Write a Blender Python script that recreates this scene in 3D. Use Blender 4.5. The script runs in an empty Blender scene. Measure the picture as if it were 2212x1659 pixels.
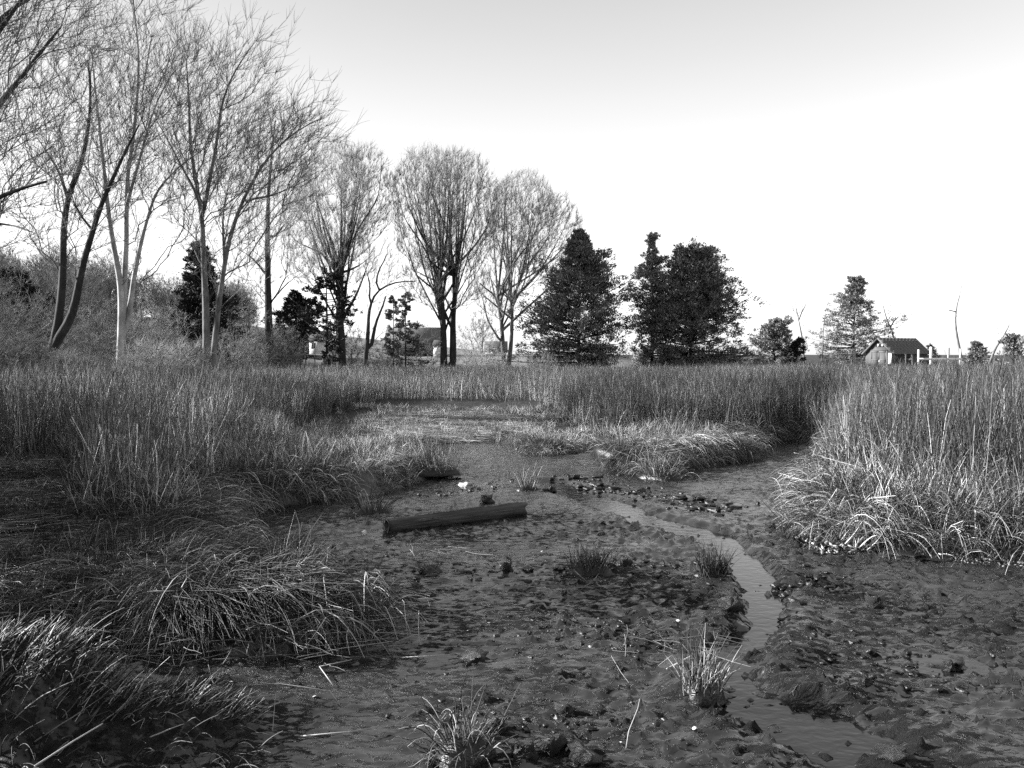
import bpy, math, random
import numpy as np
from mathutils import Vector

R = math.radians
rng = np.random.default_rng(7)
random.seed(7)
S = bpy.context.scene
COL = S.collection

# ------------------------------------------------------------------ camera
CAM_H = 1.8
FPX = 1703.0            # focal length in pixels of a 2212 x 1659 picture
HZ = 765.0              # row of the horizon
cam_d = bpy.data.cameras.new('camera')
cam = bpy.data.objects.new('camera', cam_d)
COL.objects.link(cam)
cam_d.sensor_width = 36.0
cam_d.lens = 36.0 * FPX / 2212.0
cam_d.clip_start = 0.05
cam_d.clip_end = 4000
PITCH = math.atan((829.5 - HZ) / FPX)
cam.location = (0, 0, CAM_H)
cam.rotation_euler = (math.pi / 2 - PITCH, 0, 0)
S.camera = cam

# ------------------------------------------------------------------ light
SUN_EL, SUN_AZ = 21.0, -80.0      # azimuth from +Y (ahead), negative = to the left
world = bpy.data.worlds.new('World')
S.world = world
world.use_nodes = True
wn, wl = world.node_tree.nodes, world.node_tree.links
wn.clear()
w_out = wn.new('ShaderNodeOutputWorld')
w_bg = wn.new('ShaderNodeBackground')
w_sky = wn.new('ShaderNodeTexSky')
w_sky.sky_type = 'NISHITA'
w_sky.sun_disc = False
w_sky.sun_elevation = R(SUN_EL)
w_sky.sun_rotation = R(SUN_AZ)
w_sky.altitude = 0
w_sky.air_density = 1.0
w_sky.dust_density = 2.0
w_sky.ozone_density = 1.0
w_bw = wn.new('ShaderNodeRGBToBW')
wl.new(w_sky.outputs[0], w_bw.inputs[0])
w_pow = wn.new('ShaderNodeMath'); w_pow.operation = 'POWER'; w_pow.inputs[1].default_value = 0.45
wl.new(w_bw.outputs[0], w_pow.inputs[0])
w_mul = wn.new('ShaderNodeMath'); w_mul.operation = 'MULTIPLY'; w_mul.inputs[1].default_value = 3.3
wl.new(w_pow.outputs[0], w_mul.inputs[0])
# thin high veil of cirrus, thicker towards the right
w_tc = wn.new('ShaderNodeTexCoord')
w_dot = wn.new('ShaderNodeVectorMath'); w_dot.operation = 'DOT_PRODUCT'
wl.new(w_tc.outputs['Generated'], w_dot.inputs[0])
w_dot.inputs[1].default_value = (0.75, 0.35, -0.55)
w_noise = wn.new('ShaderNodeTexNoise'); w_noise.inputs['Scale'].default_value = 2.2
w_noise.inputs['Detail'].default_value = 5
w_map = wn.new('ShaderNodeMapping'); w_map.inputs['Scale'].default_value = (1, 1, 4.5)
wl.new(w_tc.outputs['Generated'], w_map.inputs[0]); wl.new(w_map.outputs[0], w_noise.inputs['Vector'])
w_mr = wn.new('ShaderNodeMapRange')
w_mr.inputs[1].default_value = -0.35; w_mr.inputs[2].default_value = 0.65
w_mr.inputs[3].default_value = 0.90; w_mr.inputs[4].default_value = 1.22
wl.new(w_dot.outputs['Value'], w_mr.inputs[0])
w_n2 = wn.new('ShaderNodeMath'); w_n2.operation = 'MULTIPLY_ADD'
w_n2.inputs[1].default_value = 0.07; w_n2.inputs[2].default_value = -0.035
wl.new(w_noise.outputs[0], w_n2.inputs[0])
w_add = wn.new('ShaderNodeMath'); w_add.operation = 'ADD'
wl.new(w_mr.outputs[0], w_add.inputs[0]); wl.new(w_n2.outputs[0], w_add.inputs[1])
w_m2 = wn.new('ShaderNodeMath'); w_m2.operation = 'MULTIPLY'
wl.new(w_mul.outputs[0], w_m2.inputs[0]); wl.new(w_add.outputs[0], w_m2.inputs[1])
w_sep = wn.new('ShaderNodeSeparateXYZ'); wl.new(w_tc.outputs['Generated'], w_sep.inputs[0])
w_hz = wn.new('ShaderNodeMapRange'); w_hz.interpolation_type = 'LINEAR'
w_hz.inputs[1].default_value = 0.0; w_hz.inputs[2].default_value = 0.45; w_hz.inputs[3].default_value = 1.55; w_hz.inputs[4].default_value = 0.86
wl.new(w_sep.outputs[2], w_hz.inputs[0])
w_m3 = wn.new('ShaderNodeMath'); w_m3.operation = 'MULTIPLY'
wl.new(w_m2.outputs[0], w_m3.inputs[0]); wl.new(w_hz.outputs[0], w_m3.inputs[1])
wl.new(w_m3.outputs[0], w_bg.inputs['Color'])
w_bg.inputs['Strength'].default_value = 0.0535
wl.new(w_bg.outputs[0], w_out.inputs[0])

sun_d = bpy.data.lights.new('sun', 'SUN')
sun_d.energy = 5.0
sun_d.angle = R(0.5)
sun_d.color = (1, 1, 1)
sun = bpy.data.objects.new('sun', sun_d)
COL.objects.link(sun)
_sd = Vector((math.sin(R(SUN_AZ)) * math.cos(R(SUN_EL)), math.cos(R(SUN_AZ)) * math.cos(R(SUN_EL)), math.sin(R(SUN_EL))))
sun.rotation_euler = _sd.to_track_quat('Z', 'Y').to_euler()
sun.location = (-20, 0, 20)

S.view_settings.view_transform = 'Standard'
S.view_settings.look = 'None'
S.view_settings.exposure = 1.6
S.view_settings.gamma = 1.0
S.view_settings.use_curve_mapping = False
S.render.engine = 'CYCLES'
S.cycles.max_bounces = 5
S.cycles.diffuse_bounces = 2
S.cycles.glossy_bounces = 2
S.cycles.transmission_bounces = 2
S.cycles.use_denoising = False
S.cycles.sample_clamp_direct = 0.8
S.cycles.sample_clamp_indirect = 0.8

# ------------------------------------------------------------------ helpers
def ray(px, py):
    dx, dy = (px - 1106.0) / FPX, (829.5 - py) / FPX
    c, s = math.cos(PITCH), math.sin(PITCH)
    return np.array([dx, c + dy * s, dy * c - s])

def gp(px, py, z=0.0):
    """place on the level z seen at that pixel"""
    r = ray(px, py)
    t = (z - CAM_H) / r[2]
    return np.array([r[0] * t, r[1] * t, z])

def at(px, py, Y):
    """place at depth Y seen at that pixel"""
    r = ray(px, py)
    t = Y / r[1]
    return np.array([r[0] * t, Y, CAM_H + r[2] * t])

def smooth(a, b, x):
    t = np.clip((x - a) / (b - a), 0, 1)
    return t * t * (3 - 2 * t)

_perm = np.random.default_rng(3).permutation(512)
_perm = np.concatenate([_perm, _perm, _perm])
_ang = np.random.default_rng(4).uniform(0, 2 * np.pi, 1536)
def perlin(x, y):
    x = np.asarray(x, float); y = np.asarray(y, float)
    xi = np.floor(x).astype(int); yi = np.floor(y).astype(int)
    xf = x - xi; yf = y - yi
    xi &= 511; yi &= 511
    def g(ix, iy, dx, dy):
        a = _ang[_perm[_perm[ix] + iy]]
        return np.cos(a) * dx + np.sin(a) * dy
    u = xf ** 3 * (xf * (xf * 6 - 15) + 10); v = yf ** 3 * (yf * (yf * 6 - 15) + 10)
    n00 = g(xi, yi, xf, yf); n10 = g(xi + 1, yi, xf - 1, yf)
    n01 = g(xi, yi + 1, xf, yf - 1); n11 = g(xi + 1, yi + 1, xf - 1, yf - 1)
    return (n00 * (1 - u) + n10 * u) * (1 - v) + (n01 * (1 - u) + n11 * u) * v
def fbm(x, y, o=3, off=0.0):
    s, a = 0, 1.0
    for i in range(o):
        s = s + a * perlin(x * 2 ** i + off + 17.3 * i, y * 2 ** i + off * 1.7 + 5.1 * i)
        a *= 0.5
    return s

def tag(o, label=None, cat=None, group=None, kind=None):
    if label: o['label'] = label
    if cat: o['category'] = cat
    if group: o['group'] = group
    if kind: o['kind'] = kind
    return o

def empty(name, loc, rz=0.0):
    o = bpy.data.objects.new(name, None)
    o.empty_display_size = 0.3
    COL.objects.link(o)
    o.location = loc; o.rotation_euler = (0, 0, rz)
    return o

def mesh_np(name, V, tris=None, quads=None, smooth_shade=False):
    me = bpy.data.meshes.new(name)
    V = np.asarray(V, np.float32).reshape(-1, 3)
    nt = 0 if tris is None else len(tris)
    nq = 0 if quads is None else len(quads)
    me.vertices.add(len(V)); me.vertices.foreach_set('co', V.ravel())
    loops = []
    if nt: loops.append(np.asarray(tris, np.int32).ravel())
    if nq: loops.append(np.asarray(quads, np.int32).ravel())
    L = np.concatenate(loops)
    me.loops.add(len(L)); me.loops.foreach_set('vertex_index', L)
    me.polygons.add(nt + nq)
    st = np.concatenate([np.arange(nt) * 3, nt * 3 + np.arange(nq) * 4]).astype(np.int32)
    me.polygons.foreach_set('loop_start', st)
    if smooth_shade:
        me.polygons.foreach_set('use_smooth', np.ones(nt + nq, bool))
    me.update(calc_edges=True)
    return me

def obj(name, me, mat=None, parent=None, link=True):
    o = bpy.data.objects.new(name, me)
    if link: COL.objects.link(o)
    if mat is not None:
        me.materials.clear(); me.materials.append(mat)
    if parent is not None: o.parent = parent
    return o

class MB:
    """collects small shapes for one mesh"""
    def __init__(s): s.v = []; s.t = []; s.q = []; s.n = 0
    def add(s, V, tris=None, quads=None):
        V = np.asarray(V, float).reshape(-1, 3)
        if tris is not None and len(tris): s.t.append(np.asarray(tris) + s.n)
        if quads is not None and len(quads): s.q.append(np.asarray(quads) + s.n)
        s.v.append(V); s.n += len(V); return s
    def box(s, lo, hi, rz=0.0, c=(0, 0, 0)):
        (x0, y0, z0), (x1, y1, z1) = lo, hi
        V = np.array([[x0,y0,z0],[x1,y0,z0],[x1,y1,z0],[x0,y1,z0],[x0,y0,z1],[x1,y0,z1],[x1,y1,z1],[x0,y1,z1]], float)
        if rz:
            cc, ss = math.cos(rz), math.sin(rz)
            V = np.stack([V[:,0]*cc - V[:,1]*ss, V[:,0]*ss + V[:,1]*cc, V[:,2]], 1)
        V += np.array(c)
        return s.add(V, quads=[[0,3,2,1],[4,5,6,7],[0,1,5,4],[1,2,6,5],[2,3,7,6],[3,0,4,7]])
    def prism(s, poly, axis, a, b):
        """poly: list of 2d points; extruded along axis (0,1,2) between a and b"""
        n = len(poly); V = []
        for w in (a, b):
            for p in poly:
                l = list(p); l.insert(axis, w); V.append(l)
        q = [[i, (i + 1) % n, n + (i + 1) % n, n + i] for i in range(n)]
        t = [[0, i + 1, i] for i in range(1, n - 1)] + [[n, n + i, n + i + 1] for i in range(1, n - 1)]
        return s.add(V, tris=t, quads=q)
    def tube(s, pts, rads, sides=6, cap=True):
        V, T, Q = strands(np.asarray(pts, float)[None], np.asarray(rads, float)[None], sides)
        if cap:
            k = len(pts)
            T = [[0, i + 1, i] for i in range(1, sides - 1)] + [[(k-1)*sides, (k-1)*sides + i, (k-1)*sides + i + 1] for i in range(1, sides - 1)]
        return s.add(V, tris=T if cap else None, quads=Q)
    def build(s, name, mat=None, parent=None, link=True, sm=False):
        V = np.concatenate(s.v)
        me = mesh_np(name, V, np.concatenate(s.t) if s.t else None, np.concatenate(s.q) if s.q else None, sm)
        me.validate()
        return obj(name, me, mat, parent, link)

def strands(P, W, sides=2, side_dir=None):
    """P (n,k,3) centre lines, W (n,k) radii -> vertices, tris, quads. sides=2 gives a ribbon."""
    n, k, _ = P.shape
    T = np.gradient(P, axis=1)
    T /= np.linalg.norm(T, axis=2, keepdims=True) + 1e-9
    if side_dir is None:
        a = rng.uniform(0, 2 * np.pi, n)
        ref = np.stack([np.cos(a), np.sin(a), 0.15 * np.ones(n)], 1)[:, None, :].repeat(k, 1)
    else:
        ref = side_dir[:, None, :].repeat(k, 1)
    U = np.cross(T, ref); U /= np.linalg.norm(U, axis=2, keepdims=True) + 1e-9
    if sides == 2:
        V = np.stack([P - U * W[..., None], P + U * W[..., None]], 2)
    else:
        N = np.cross(T, U)
        ph = np.arange(sides) * 2 * np.pi / sides
        V = P[:, :, None, :] + W[:, :, None, None] * (np.cos(ph)[None, None, :, None] * U[:, :, None, :] + np.sin(ph)[None, None, :, None] * N[:, :, None, :])
    V = V.reshape(-1, 3)
    base = (np.arange(n) * k * sides)[:, None, None]
    row = (np.arange(k - 1) * sides)[None, :, None]
    m = 1 if sides == 2 else sides
    j = np.arange(m)[None, None, :]
    j2 = (j + 1) % sides
    a0 = base + row + j; b0 = base + row + j2
    Q = np.stack([a0, b0, b0 + sides, a0 + sides], -1).reshape(-1, 4)
    return V, None, Q

# ------------------------------------------------------------------ materials
def new_mat(name):
    m = bpy.data.materials.new(name); m.use_nodes = True
    nt = m.node_tree; b = nt.nodes['Principled BSDF']
    return m, nt.nodes, nt.links, b
def grey(v): return (v, v, v, 1)

def simple(name, v, rough=0.8, var=0.3, scale=8.0, bump=0.0, bscale=None, spec=0.3, stretch=(1, 1, 1), coord='Object', detail=4):
    m, n, l, b = new_mat(name)
    tc = n.new('ShaderNodeTexCoord'); mp = n.new('ShaderNodeMapping'); mp.inputs['Scale'].default_value = stretch
    no = n.new('ShaderNodeTexNoise'); no.inputs['Scale'].default_value = scale; no.inputs['Detail'].default_value = detail
    cr = n.new('ShaderNodeValToRGB')
    cr.color_ramp.elements[0].position = 0.3; cr.color_ramp.elements[1].position = 0.7
    cr.color_ramp.elements[0].color = grey(v * (1 - var)); cr.color_ramp.elements[1].color = grey(v * (1 + var))
    l.new(tc.outputs[coord], mp.inputs[0]); l.new(mp.outputs[0], no.inputs['Vector'])
    l.new(no.outputs[0], cr.inputs[0]); l.new(cr.outputs[0], b.inputs['Base Color'])
    b.inputs['Roughness'].default_value = rough
    b.inputs['Specular IOR Level'].default_value = spec
    if bump:
        n2 = n.new('ShaderNodeTexNoise'); n2.inputs['Scale'].default_value = bscale or scale * 3; n2.inputs['Detail'].default_value = 5
        bp = n.new('ShaderNodeBump'); bp.inputs['Strength'].default_value = 0.9; bp.inputs['Distance'].default_value = bump
        l.new(mp.outputs[0], n2.inputs['Vector']); l.new(n2.outputs[0], bp.inputs['Height']); l.new(bp.outputs[0], b.inputs['Normal'])
    return m

def blade_mat(name, lo, hi, rough=0.6, dark_share=0.25, inst=True):
    """dry stalks: every blade its own tone, some weathered dark"""
    m, n, l, b = new_mat(name)
    g = n.new('ShaderNodeNewGeometry')
    cr = n.new('ShaderNodeValToRGB')
    e = cr.color_ramp.elements
    e[0].position = 0.0; e[0].color = grey(lo)
    e[1].position = 1.0; e[1].color = grey(hi)
    k = e.new(dark_share); k.color = grey(lo * 1.6)
    k = e.new(0.8); k.color = grey((lo + hi) * 0.45)
    l.new(g.outputs['Random Per Island'], cr.inputs[0])
    # blotches along the stalk
    no = n.new('ShaderNodeTexNoise'); no.inputs['Scale'].default_value = 9; no.inputs['Detail'].default_value = 3
    l.new(g.outputs['Position'], no.inputs['Vector'])
    mr = n.new('ShaderNodeMapRange'); mr.inputs[1].default_value = 0.3; mr.inputs[2].default_value = 0.7
    mr.inputs[3].default_value = 0.6; mr.inputs[4].default_value = 1.25
    l.new(no.outputs[0], mr.inputs[0])
    mx = n.new('ShaderNodeMix'); mx.data_type = 'RGBA'; mx.blend_type = 'MULTIPLY'; mx.inputs[0].default_value = 1.0
    l.new(cr.outputs[0], mx.inputs[6]); l.new(mr.outputs[0], mx.inputs[7])
    last = mx.outputs[2]
    if inst:
        at_ = n.new('ShaderNodeAttribute'); at_.attribute_type = 'INSTANCER'; at_.attribute_name = 'tone'
        m2 = n.new('ShaderNodeMix'); m2.data_type = 'RGBA'; m2.blend_type = 'MULTIPLY'; m2.inputs[0].default_value = 1.0
        l.new(last, m2.inputs[6]); l.new(at_.outputs['Fac'], m2.inputs[7])
        last = m2.outputs[2]
    l.new(last, b.inputs['Base Color'])
    b.inputs['Roughness'].default_value = rough
    b.inputs['Specular IOR Level'].default_value = 0.35
    return m

M = {}
M['reed'] = blade_mat('dry_reed', 0.05, 0.85, 0.55, 0.38)
M['reed_top'] = blade_mat('reed_tops', 0.02, 0.34, 0.7, 0.35)
M['turf'] = blade_mat('dry_turf', 0.025, 0.68, 0.65, 0.45)
M['straw'] = blade_mat('pale_straw', 0.06, 0.60, 0.55, 0.3)
M['tussock'] = blade_mat('tussock_blades', 0.010, 0.42, 0.6, 0.55, inst=False)
M['tussock_pale'] = blade_mat('pale_tussock_blades', 0.02, 0.50, 0.55, 0.35, inst=False)
M['tussock_dark'] = blade_mat('dark_tussock_blades', 0.008, 0.145, 0.6, 0.4, inst=False)  # dark blades; on the near left mounds the low tone stands in for shade
M['needles'] = blade_mat('cedar_foliage', 0.06, 0.34, 0.7, 0.3, inst=False)
M['needles_dark'] = blade_mat('dark_foliage', 0.010, 0.035, 0.75, 0.3, inst=False)
M['needles_pale'] = blade_mat('pale_foliage', 0.10, 0.42, 0.7, 0.3, inst=False)
M['fluff'] = blade_mat('white_fluff', 0.4, 0.85, 0.8, 0.2, inst=False)
M['lump'] = simple('wet_clod', 0.008, 0.42, 0.5, 18, 0.01, 40, 0.5)
M['stone'] = simple('pale_stone', 0.42, 0.7, 0.35, 12, 0.006, 30)
M['shell'] = simple('bleached_shell', 0.62, 0.5, 0.25, 20, 0.002, 60, 0.5)
M['mussel'] = blade_mat('mussel_shells', 0.02, 0.5, 0.35, 0.55, inst=False)
M['bark'] = simple('grey_bark', 0.13, 0.9, 0.6, 5, 0.02, 14, 0.2, (1, 1, 0.35))
M['bark_dark'] = simple('dark_bark', 0.035, 0.9, 0.45, 5, 0.03, 12, 0.2, (1, 1, 0.3))
M['bark_pale'] = simple('pale_bark', 0.33, 0.8, 0.55, 2.5, 0.015, 20, 0.2, (1, 1, 0.6))
M['twig'] = simple('twig_bark', 0.12, 0.85, 0.3, 3, 0, None, 0.2)
M['twig_grey'] = simple('grey_twig_bark', 0.22, 0.85, 0.3, 1.2, 0, None, 0.2)
M['twig_pale'] = simple('pale_twig_bark', 0.30, 0.85, 0.3, 1.2, 0, None, 0.2)
M['shed_wall'] = simple('weathered_siding', 0.085, 0.8, 0.2, 3, 0.01, 12, 0.2, (1, 1, 0.2))
M['shed_trim'] = simple('shed_trim_boards', 0.11, 0.75, 0.15, 3)
M['roof'] = simple('asphalt_shingle', 0.10, 0.9, 0.35, 14, 0.004, 60)
M['roof_dark'] = simple('dark_shingle', 0.045, 0.9, 0.35, 14, 0.004, 60)
M['dark_wall'] = simple('dark_siding', 0.05, 0.8, 0.2, 3)
M['white'] = simple('white_paint', 0.8, 0.6, 0.06, 2)
M['glass'] = simple('dark_glass', 0.02, 0.08, 0.1, 1, 0, None, 0.8)
M['post'] = simple('weathered_post', 0.30, 0.85, 0.25, 6, 0.004, 20, 0.2, (1, 1, 0.2))
M['iron'] = simple('rusty_iron', 0.06, 0.6, 0.2, 10)

def mud_material():
    m, n, l, b = new_mat('wet_mud')
    g = n.new('ShaderNodeNewGeometry')
    cov = n.new('ShaderNodeAttribute'); cov.attribute_name = 'cover'
    lawn = n.new('ShaderNodeAttribute'); lawn.attribute_name = 'lawn'
    n1 = n.new('ShaderNodeTexNoise'); n1.inputs['Scale'].default_value = 7; n1.inputs['Detail'].default_value = 6
    n1.inputs['Roughness'].default_value = 0.65
    l.new(g.outputs['Position'], n1.inputs['Vector'])
    cr = n.new('ShaderNodeValToRGB'); e = cr.color_ramp.elements
    e[0].position = 0.35; e[0].color = grey(0.005); e[1].position = 0.75; e[1].color = grey(0.030)
    l.new(n1.outputs[0], cr.inputs[0])
    n3 = n.new('ShaderNodeTexNoise'); n3.inputs['Scale'].default_value = 25; n3.inputs['Detail'].default_value = 4
    l.new(g.outputs['Position'], n3.inputs['Vector'])
    cr3 = n.new('ShaderNodeValToRGB'); e = cr3.color_ramp.elements
    e[0].position = 0.35; e[0].color = grey(0.01); e[1].position = 0.7; e[1].color = grey(0.06)
    l.new(n3.outputs[0], cr3.inputs[0])
    mx = n.new('ShaderNodeMix'); mx.data_type = 'RGBA'
    l.new(cov.outputs['Fac'], mx.inputs[0]); l.new(cr.outputs[0], mx.inputs[6]); l.new(cr3.outputs[0], mx.inputs[7])
    mx2 = n.new('ShaderNodeMix'); mx2.data_type = 'RGBA'; mx2.inputs[7].default_value = grey(0.2)
    l.new(lawn.outputs['Fac'], mx2.inputs[0]); l.new(mx.outputs[2], mx2.inputs[6])
    l.new(mx2.outputs[2], b.inputs['Base Color'])
    # a thin wet film lies in the hollows; gritty lumps stand out of it dull and dark
    mp = n.new('ShaderNodeMapping'); mp.inputs['Scale'].default_value = (1.0, 2.3, 1.0)
    l.new(g.outputs['Position'], mp.inputs[0])
    n2 = n.new('ShaderNodeTexNoise'); n2.inputs['Scale'].default_value = 9; n2.inputs['Detail'].default_value = 8
    n2.inputs['Roughness'].default_value = 0.72; n2.inputs['Distortion'].default_value = 0.3
    l.new(mp.outputs[0], n2.inputs['Vector'])
    n4 = n.new('ShaderNodeTexNoise'); n4.inputs['Scale'].default_value = 0.9; n4.inputs['Detail'].default_value = 4
    l.new(g.outputs['Position'], n4.inputs['Vector'])
    off = n.new('ShaderNodeMath'); off.operation = 'MULTIPLY_ADD'; off.inputs[1].default_value = 0.45; off.inputs[2].default_value = -0.238
    l.new(n4.outputs[0], off.inputs[0])
    ad = n.new('ShaderNodeMath'); ad.operation = 'ADD'; l.new(n2.outputs[0], ad.inputs[0]); l.new(off.outputs[0], ad.inputs[1])
    sx = n.new('ShaderNodeSeparateXYZ'); l.new(g.outputs['Position'], sx.inputs[0])
    my = n.new('ShaderNodeMapRange'); my.inputs[1].default_value = 5.5; my.inputs[2].default_value = 9.0; my.inputs[3].default_value = 0.0; my.inputs[4].default_value = -0.055
    l.new(sx.outputs[1], my.inputs[0])
    ad2 = n.new('ShaderNodeMath'); ad2.operation = 'ADD'; l.new(ad.outputs[0], ad2.inputs[0]); l.new(my.outputs[0], ad2.inputs[1]); ad = ad2
    hg = n.new('ShaderNodeMapRange'); hg.inputs[1].default_value = 0.485; hg.inputs[2].default_value = 0.67
    l.new(ad.outputs[0], hg.inputs[0])
    dull = n.new('ShaderNodeMapRange'); dull.inputs[1].default_value = 0.0; dull.inputs[2].default_value = 0.14
    l.new(hg.outputs[0], dull.inputs[0])
    dm = n.new('ShaderNodeMath'); dm.operation = 'MAXIMUM'; l.new(dull.outputs[0], dm.inputs[0]); l.new(cov.outputs['Fac'], dm.inputs[1])
    rr = n.new('ShaderNodeMapRange'); rr.inputs[3].default_value = 0.21; rr.inputs[4].default_value = 0.7
    l.new(dm.outputs[0], rr.inputs[0]); l.new(rr.outputs[0], b.inputs['Roughness'])
    sp = n.new('ShaderNodeMapRange'); sp.inputs[3].default_value = 1.0
    b.inputs['IOR'].default_value = 1.55; sp.inputs[4].default_value = 0.18
    l.new(dm.outputs[0], sp.inputs[0]); l.new(sp.outputs[0], b.inputs['Specular IOR Level'])
    bp = n.new('ShaderNodeBump'); bp.inputs['Strength'].default_value = 1.0; bp.inputs['Distance'].default_value = 0.04
    l.new(hg.outputs[0], bp.inputs['Height'])
    n5 = n.new('ShaderNodeTexNoise'); n5.inputs['Scale'].default_value = 16; n5.inputs['Detail'].default_value = 3
    l.new(mp.outputs[0], n5.inputs['Vector'])
    bp2 = n.new('ShaderNodeBump'); bp2.inputs['Strength'].default_value = 0.8; bp2.inputs['Distance'].default_value = 0.002
    l.new(n5.outputs[0], bp2.inputs['Height']); l.new(bp.outputs[0], bp2.inputs['Normal']); l.new(bp2.outputs[0], b.inputs['Normal'])
    return m
M['mud'] = mud_material()

def water_material():
    m, n, l, b = new_mat('shallow_water')
    g = n.new('ShaderNodeNewGeometry')
    b.inputs['Base Color'].default_value = grey(0.008)
    b.inputs['Roughness'].default_value = 0.05
    b.inputs['IOR'].default_value = 1.52
    mp = n.new('ShaderNodeMapping'); mp.inputs['Scale'].default_value = (1.0, 1.6, 1)
    l.new(g.outputs['Position'], mp.inputs[0])
    no = n.new('ShaderNodeTexNoise'); no.inputs['Scale'].default_value = 11; no.inputs['Detail'].default_value = 5
    no.inputs['Distortion'].default_value = 0.4
    l.new(mp.outputs[0], no.inputs['Vector'])
    bp = n.new('ShaderNodeBump'); bp.inputs['Strength'].default_value = 1.0; bp.inputs['Distance'].default_value = 0.0028
    l.new(no.outputs[0], bp.inputs['Height']); l.new(bp.outputs[0], b.inputs['Normal'])
    return m
M['water'] = water_material()

# ------------------------------------------------------------------ terrain
MUD_PX = [(0,1378),(200,1385),(330,1410),(430,1440),(600,1440),(740,1405),(840,1360),(820,1300),(720,1275),(640,1262),(590,1235),
          (535,1190),(505,1145),(560,1105),(700,1085),(820,1068),(890,1052),(930,1035),(990,1025),(930,1000),(950,962),(1040,952),
          (1110,965),(1130,985),(1200,985),(1290,975),(1290,1008),(1350,1022),(1430,1035),(1490,1012),(1560,1005),(1640,990),
          (1630,965),(1700,952),(1780,960),(1790,985),(1735,1030),(1715,1070),(1720,1120),(1735,1165),(1850,1195),(1990,1188),
          (2080,1210),(2212,1222),(2400,1236)]
MUD = [tuple(gp(x, y)[:2]) for x, y in MUD_PX] + [(9.0, 5.2), (14, 4), (14, -6), (-6, -6), (-5.5, 4.4), (-3.6, 4.75)]
MUD = np.array(MUD)

def inside(poly, x, y):
    x = np.asarray(x, float); y = np.asarray(y, float)
    c = np.zeros(x.shape, bool)
    n = len(poly)
    for i in range(n):
        x0, y0 = poly[i]; x1, y1 = poly[(i + 1) % n]
        if y0 == y1: continue
        k = ((y0 > y) != (y1 > y)) & (x < (x1 - x0) * (y - y0) / (y1 - y0) + x0)
        c ^= k
    return c
def dist_poly(poly, x, y, closed=True):
    x = np.asarray(x, float); y = np.asarray(y, float)
    d = np.full(x.shape, 1e9)
    n = len(poly)
    for i in range(n if closed else n - 1):
        x0, y0 = poly[i]; x1, y1 = poly[(i + 1) % n]
        ex, ey = x1 - x0, y1 - y0
        t = np.clip(((x - x0) * ex + (y - y0) * ey) / (ex * ex + ey * ey + 1e-12), 0, 1)
        d = np.minimum(d, (x - x0 - t * ex) ** 2 + (y - y0 - t * ey) ** 2)
    return np.sqrt(d)
def sdf(x, y):
    """positive outside the bare mud (on the banks)"""
    d = dist_poly(MUD, x, y)
    return np.where(inside(MUD, x, y), -d, d)

CH = np.array([gp(x, y)[:2] for x, y in [(1180,1045),(1300,1085),(1400,1125),(1530,1160),(1615,1215),(1655,1300),(1625,1380),(1585,1450),(1640,1530),(1760,1590),(1880,1640),(2100,1760)]])
CHW = 0.10
PUDDLES = [(820,1440,0.5,0.28),(900,1590,0.45,0.3),(1000,1410,0.4,0.16),(1450,1060,1.6,0.5),(1600,1095,1.3,0.6),(1350,1180,0.6,0.2),
           (1060,1180,1.0,0.35),(700,1150,0.8,0.4),(1960,1440,0.6,0.2),(1240,1660,0.25,0.2),(2050,1330,0.7,0.15),(1250,1300,0.5,0.12)]
PUD = [(gp(x, y)[0], gp(x, y)[1], a, b) for x, y, a, b in PUDDLES]
# humps: px, py (on mud level), radius x, radius y, height
HUMPS = [(110,1590,0.98,0.34,0.22),(-250,1560,1.2,0.6,0.3),(500,1365,0.66,0.36,0.11),(300,1280,0.8,0.35,0.10),(1500,1500,0.22,0.16,0.05),
         (740,1258,0.16,0.10,0.07),(775,1285,0.22,0.16,0.10),(1960,1655,0.3,0.16,0.06),(1750,1265,0.35,0.14,0.05),(1790,1290,0.3,0.12,0.045),
         (1700,1420,0.3,0.18,0.04),(1780,1490,0.5,0.22,0.04),(1560,1345,0.25,0.2,0.04),(1480,1230,0.4,0.25,0.03),(1720,1235,0.4,0.2,0.04)]
HUMP = [(gp(x, y)[0], gp(x, y)[1], a, b, h) for x, y, a, b, h in HUMPS]

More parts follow.
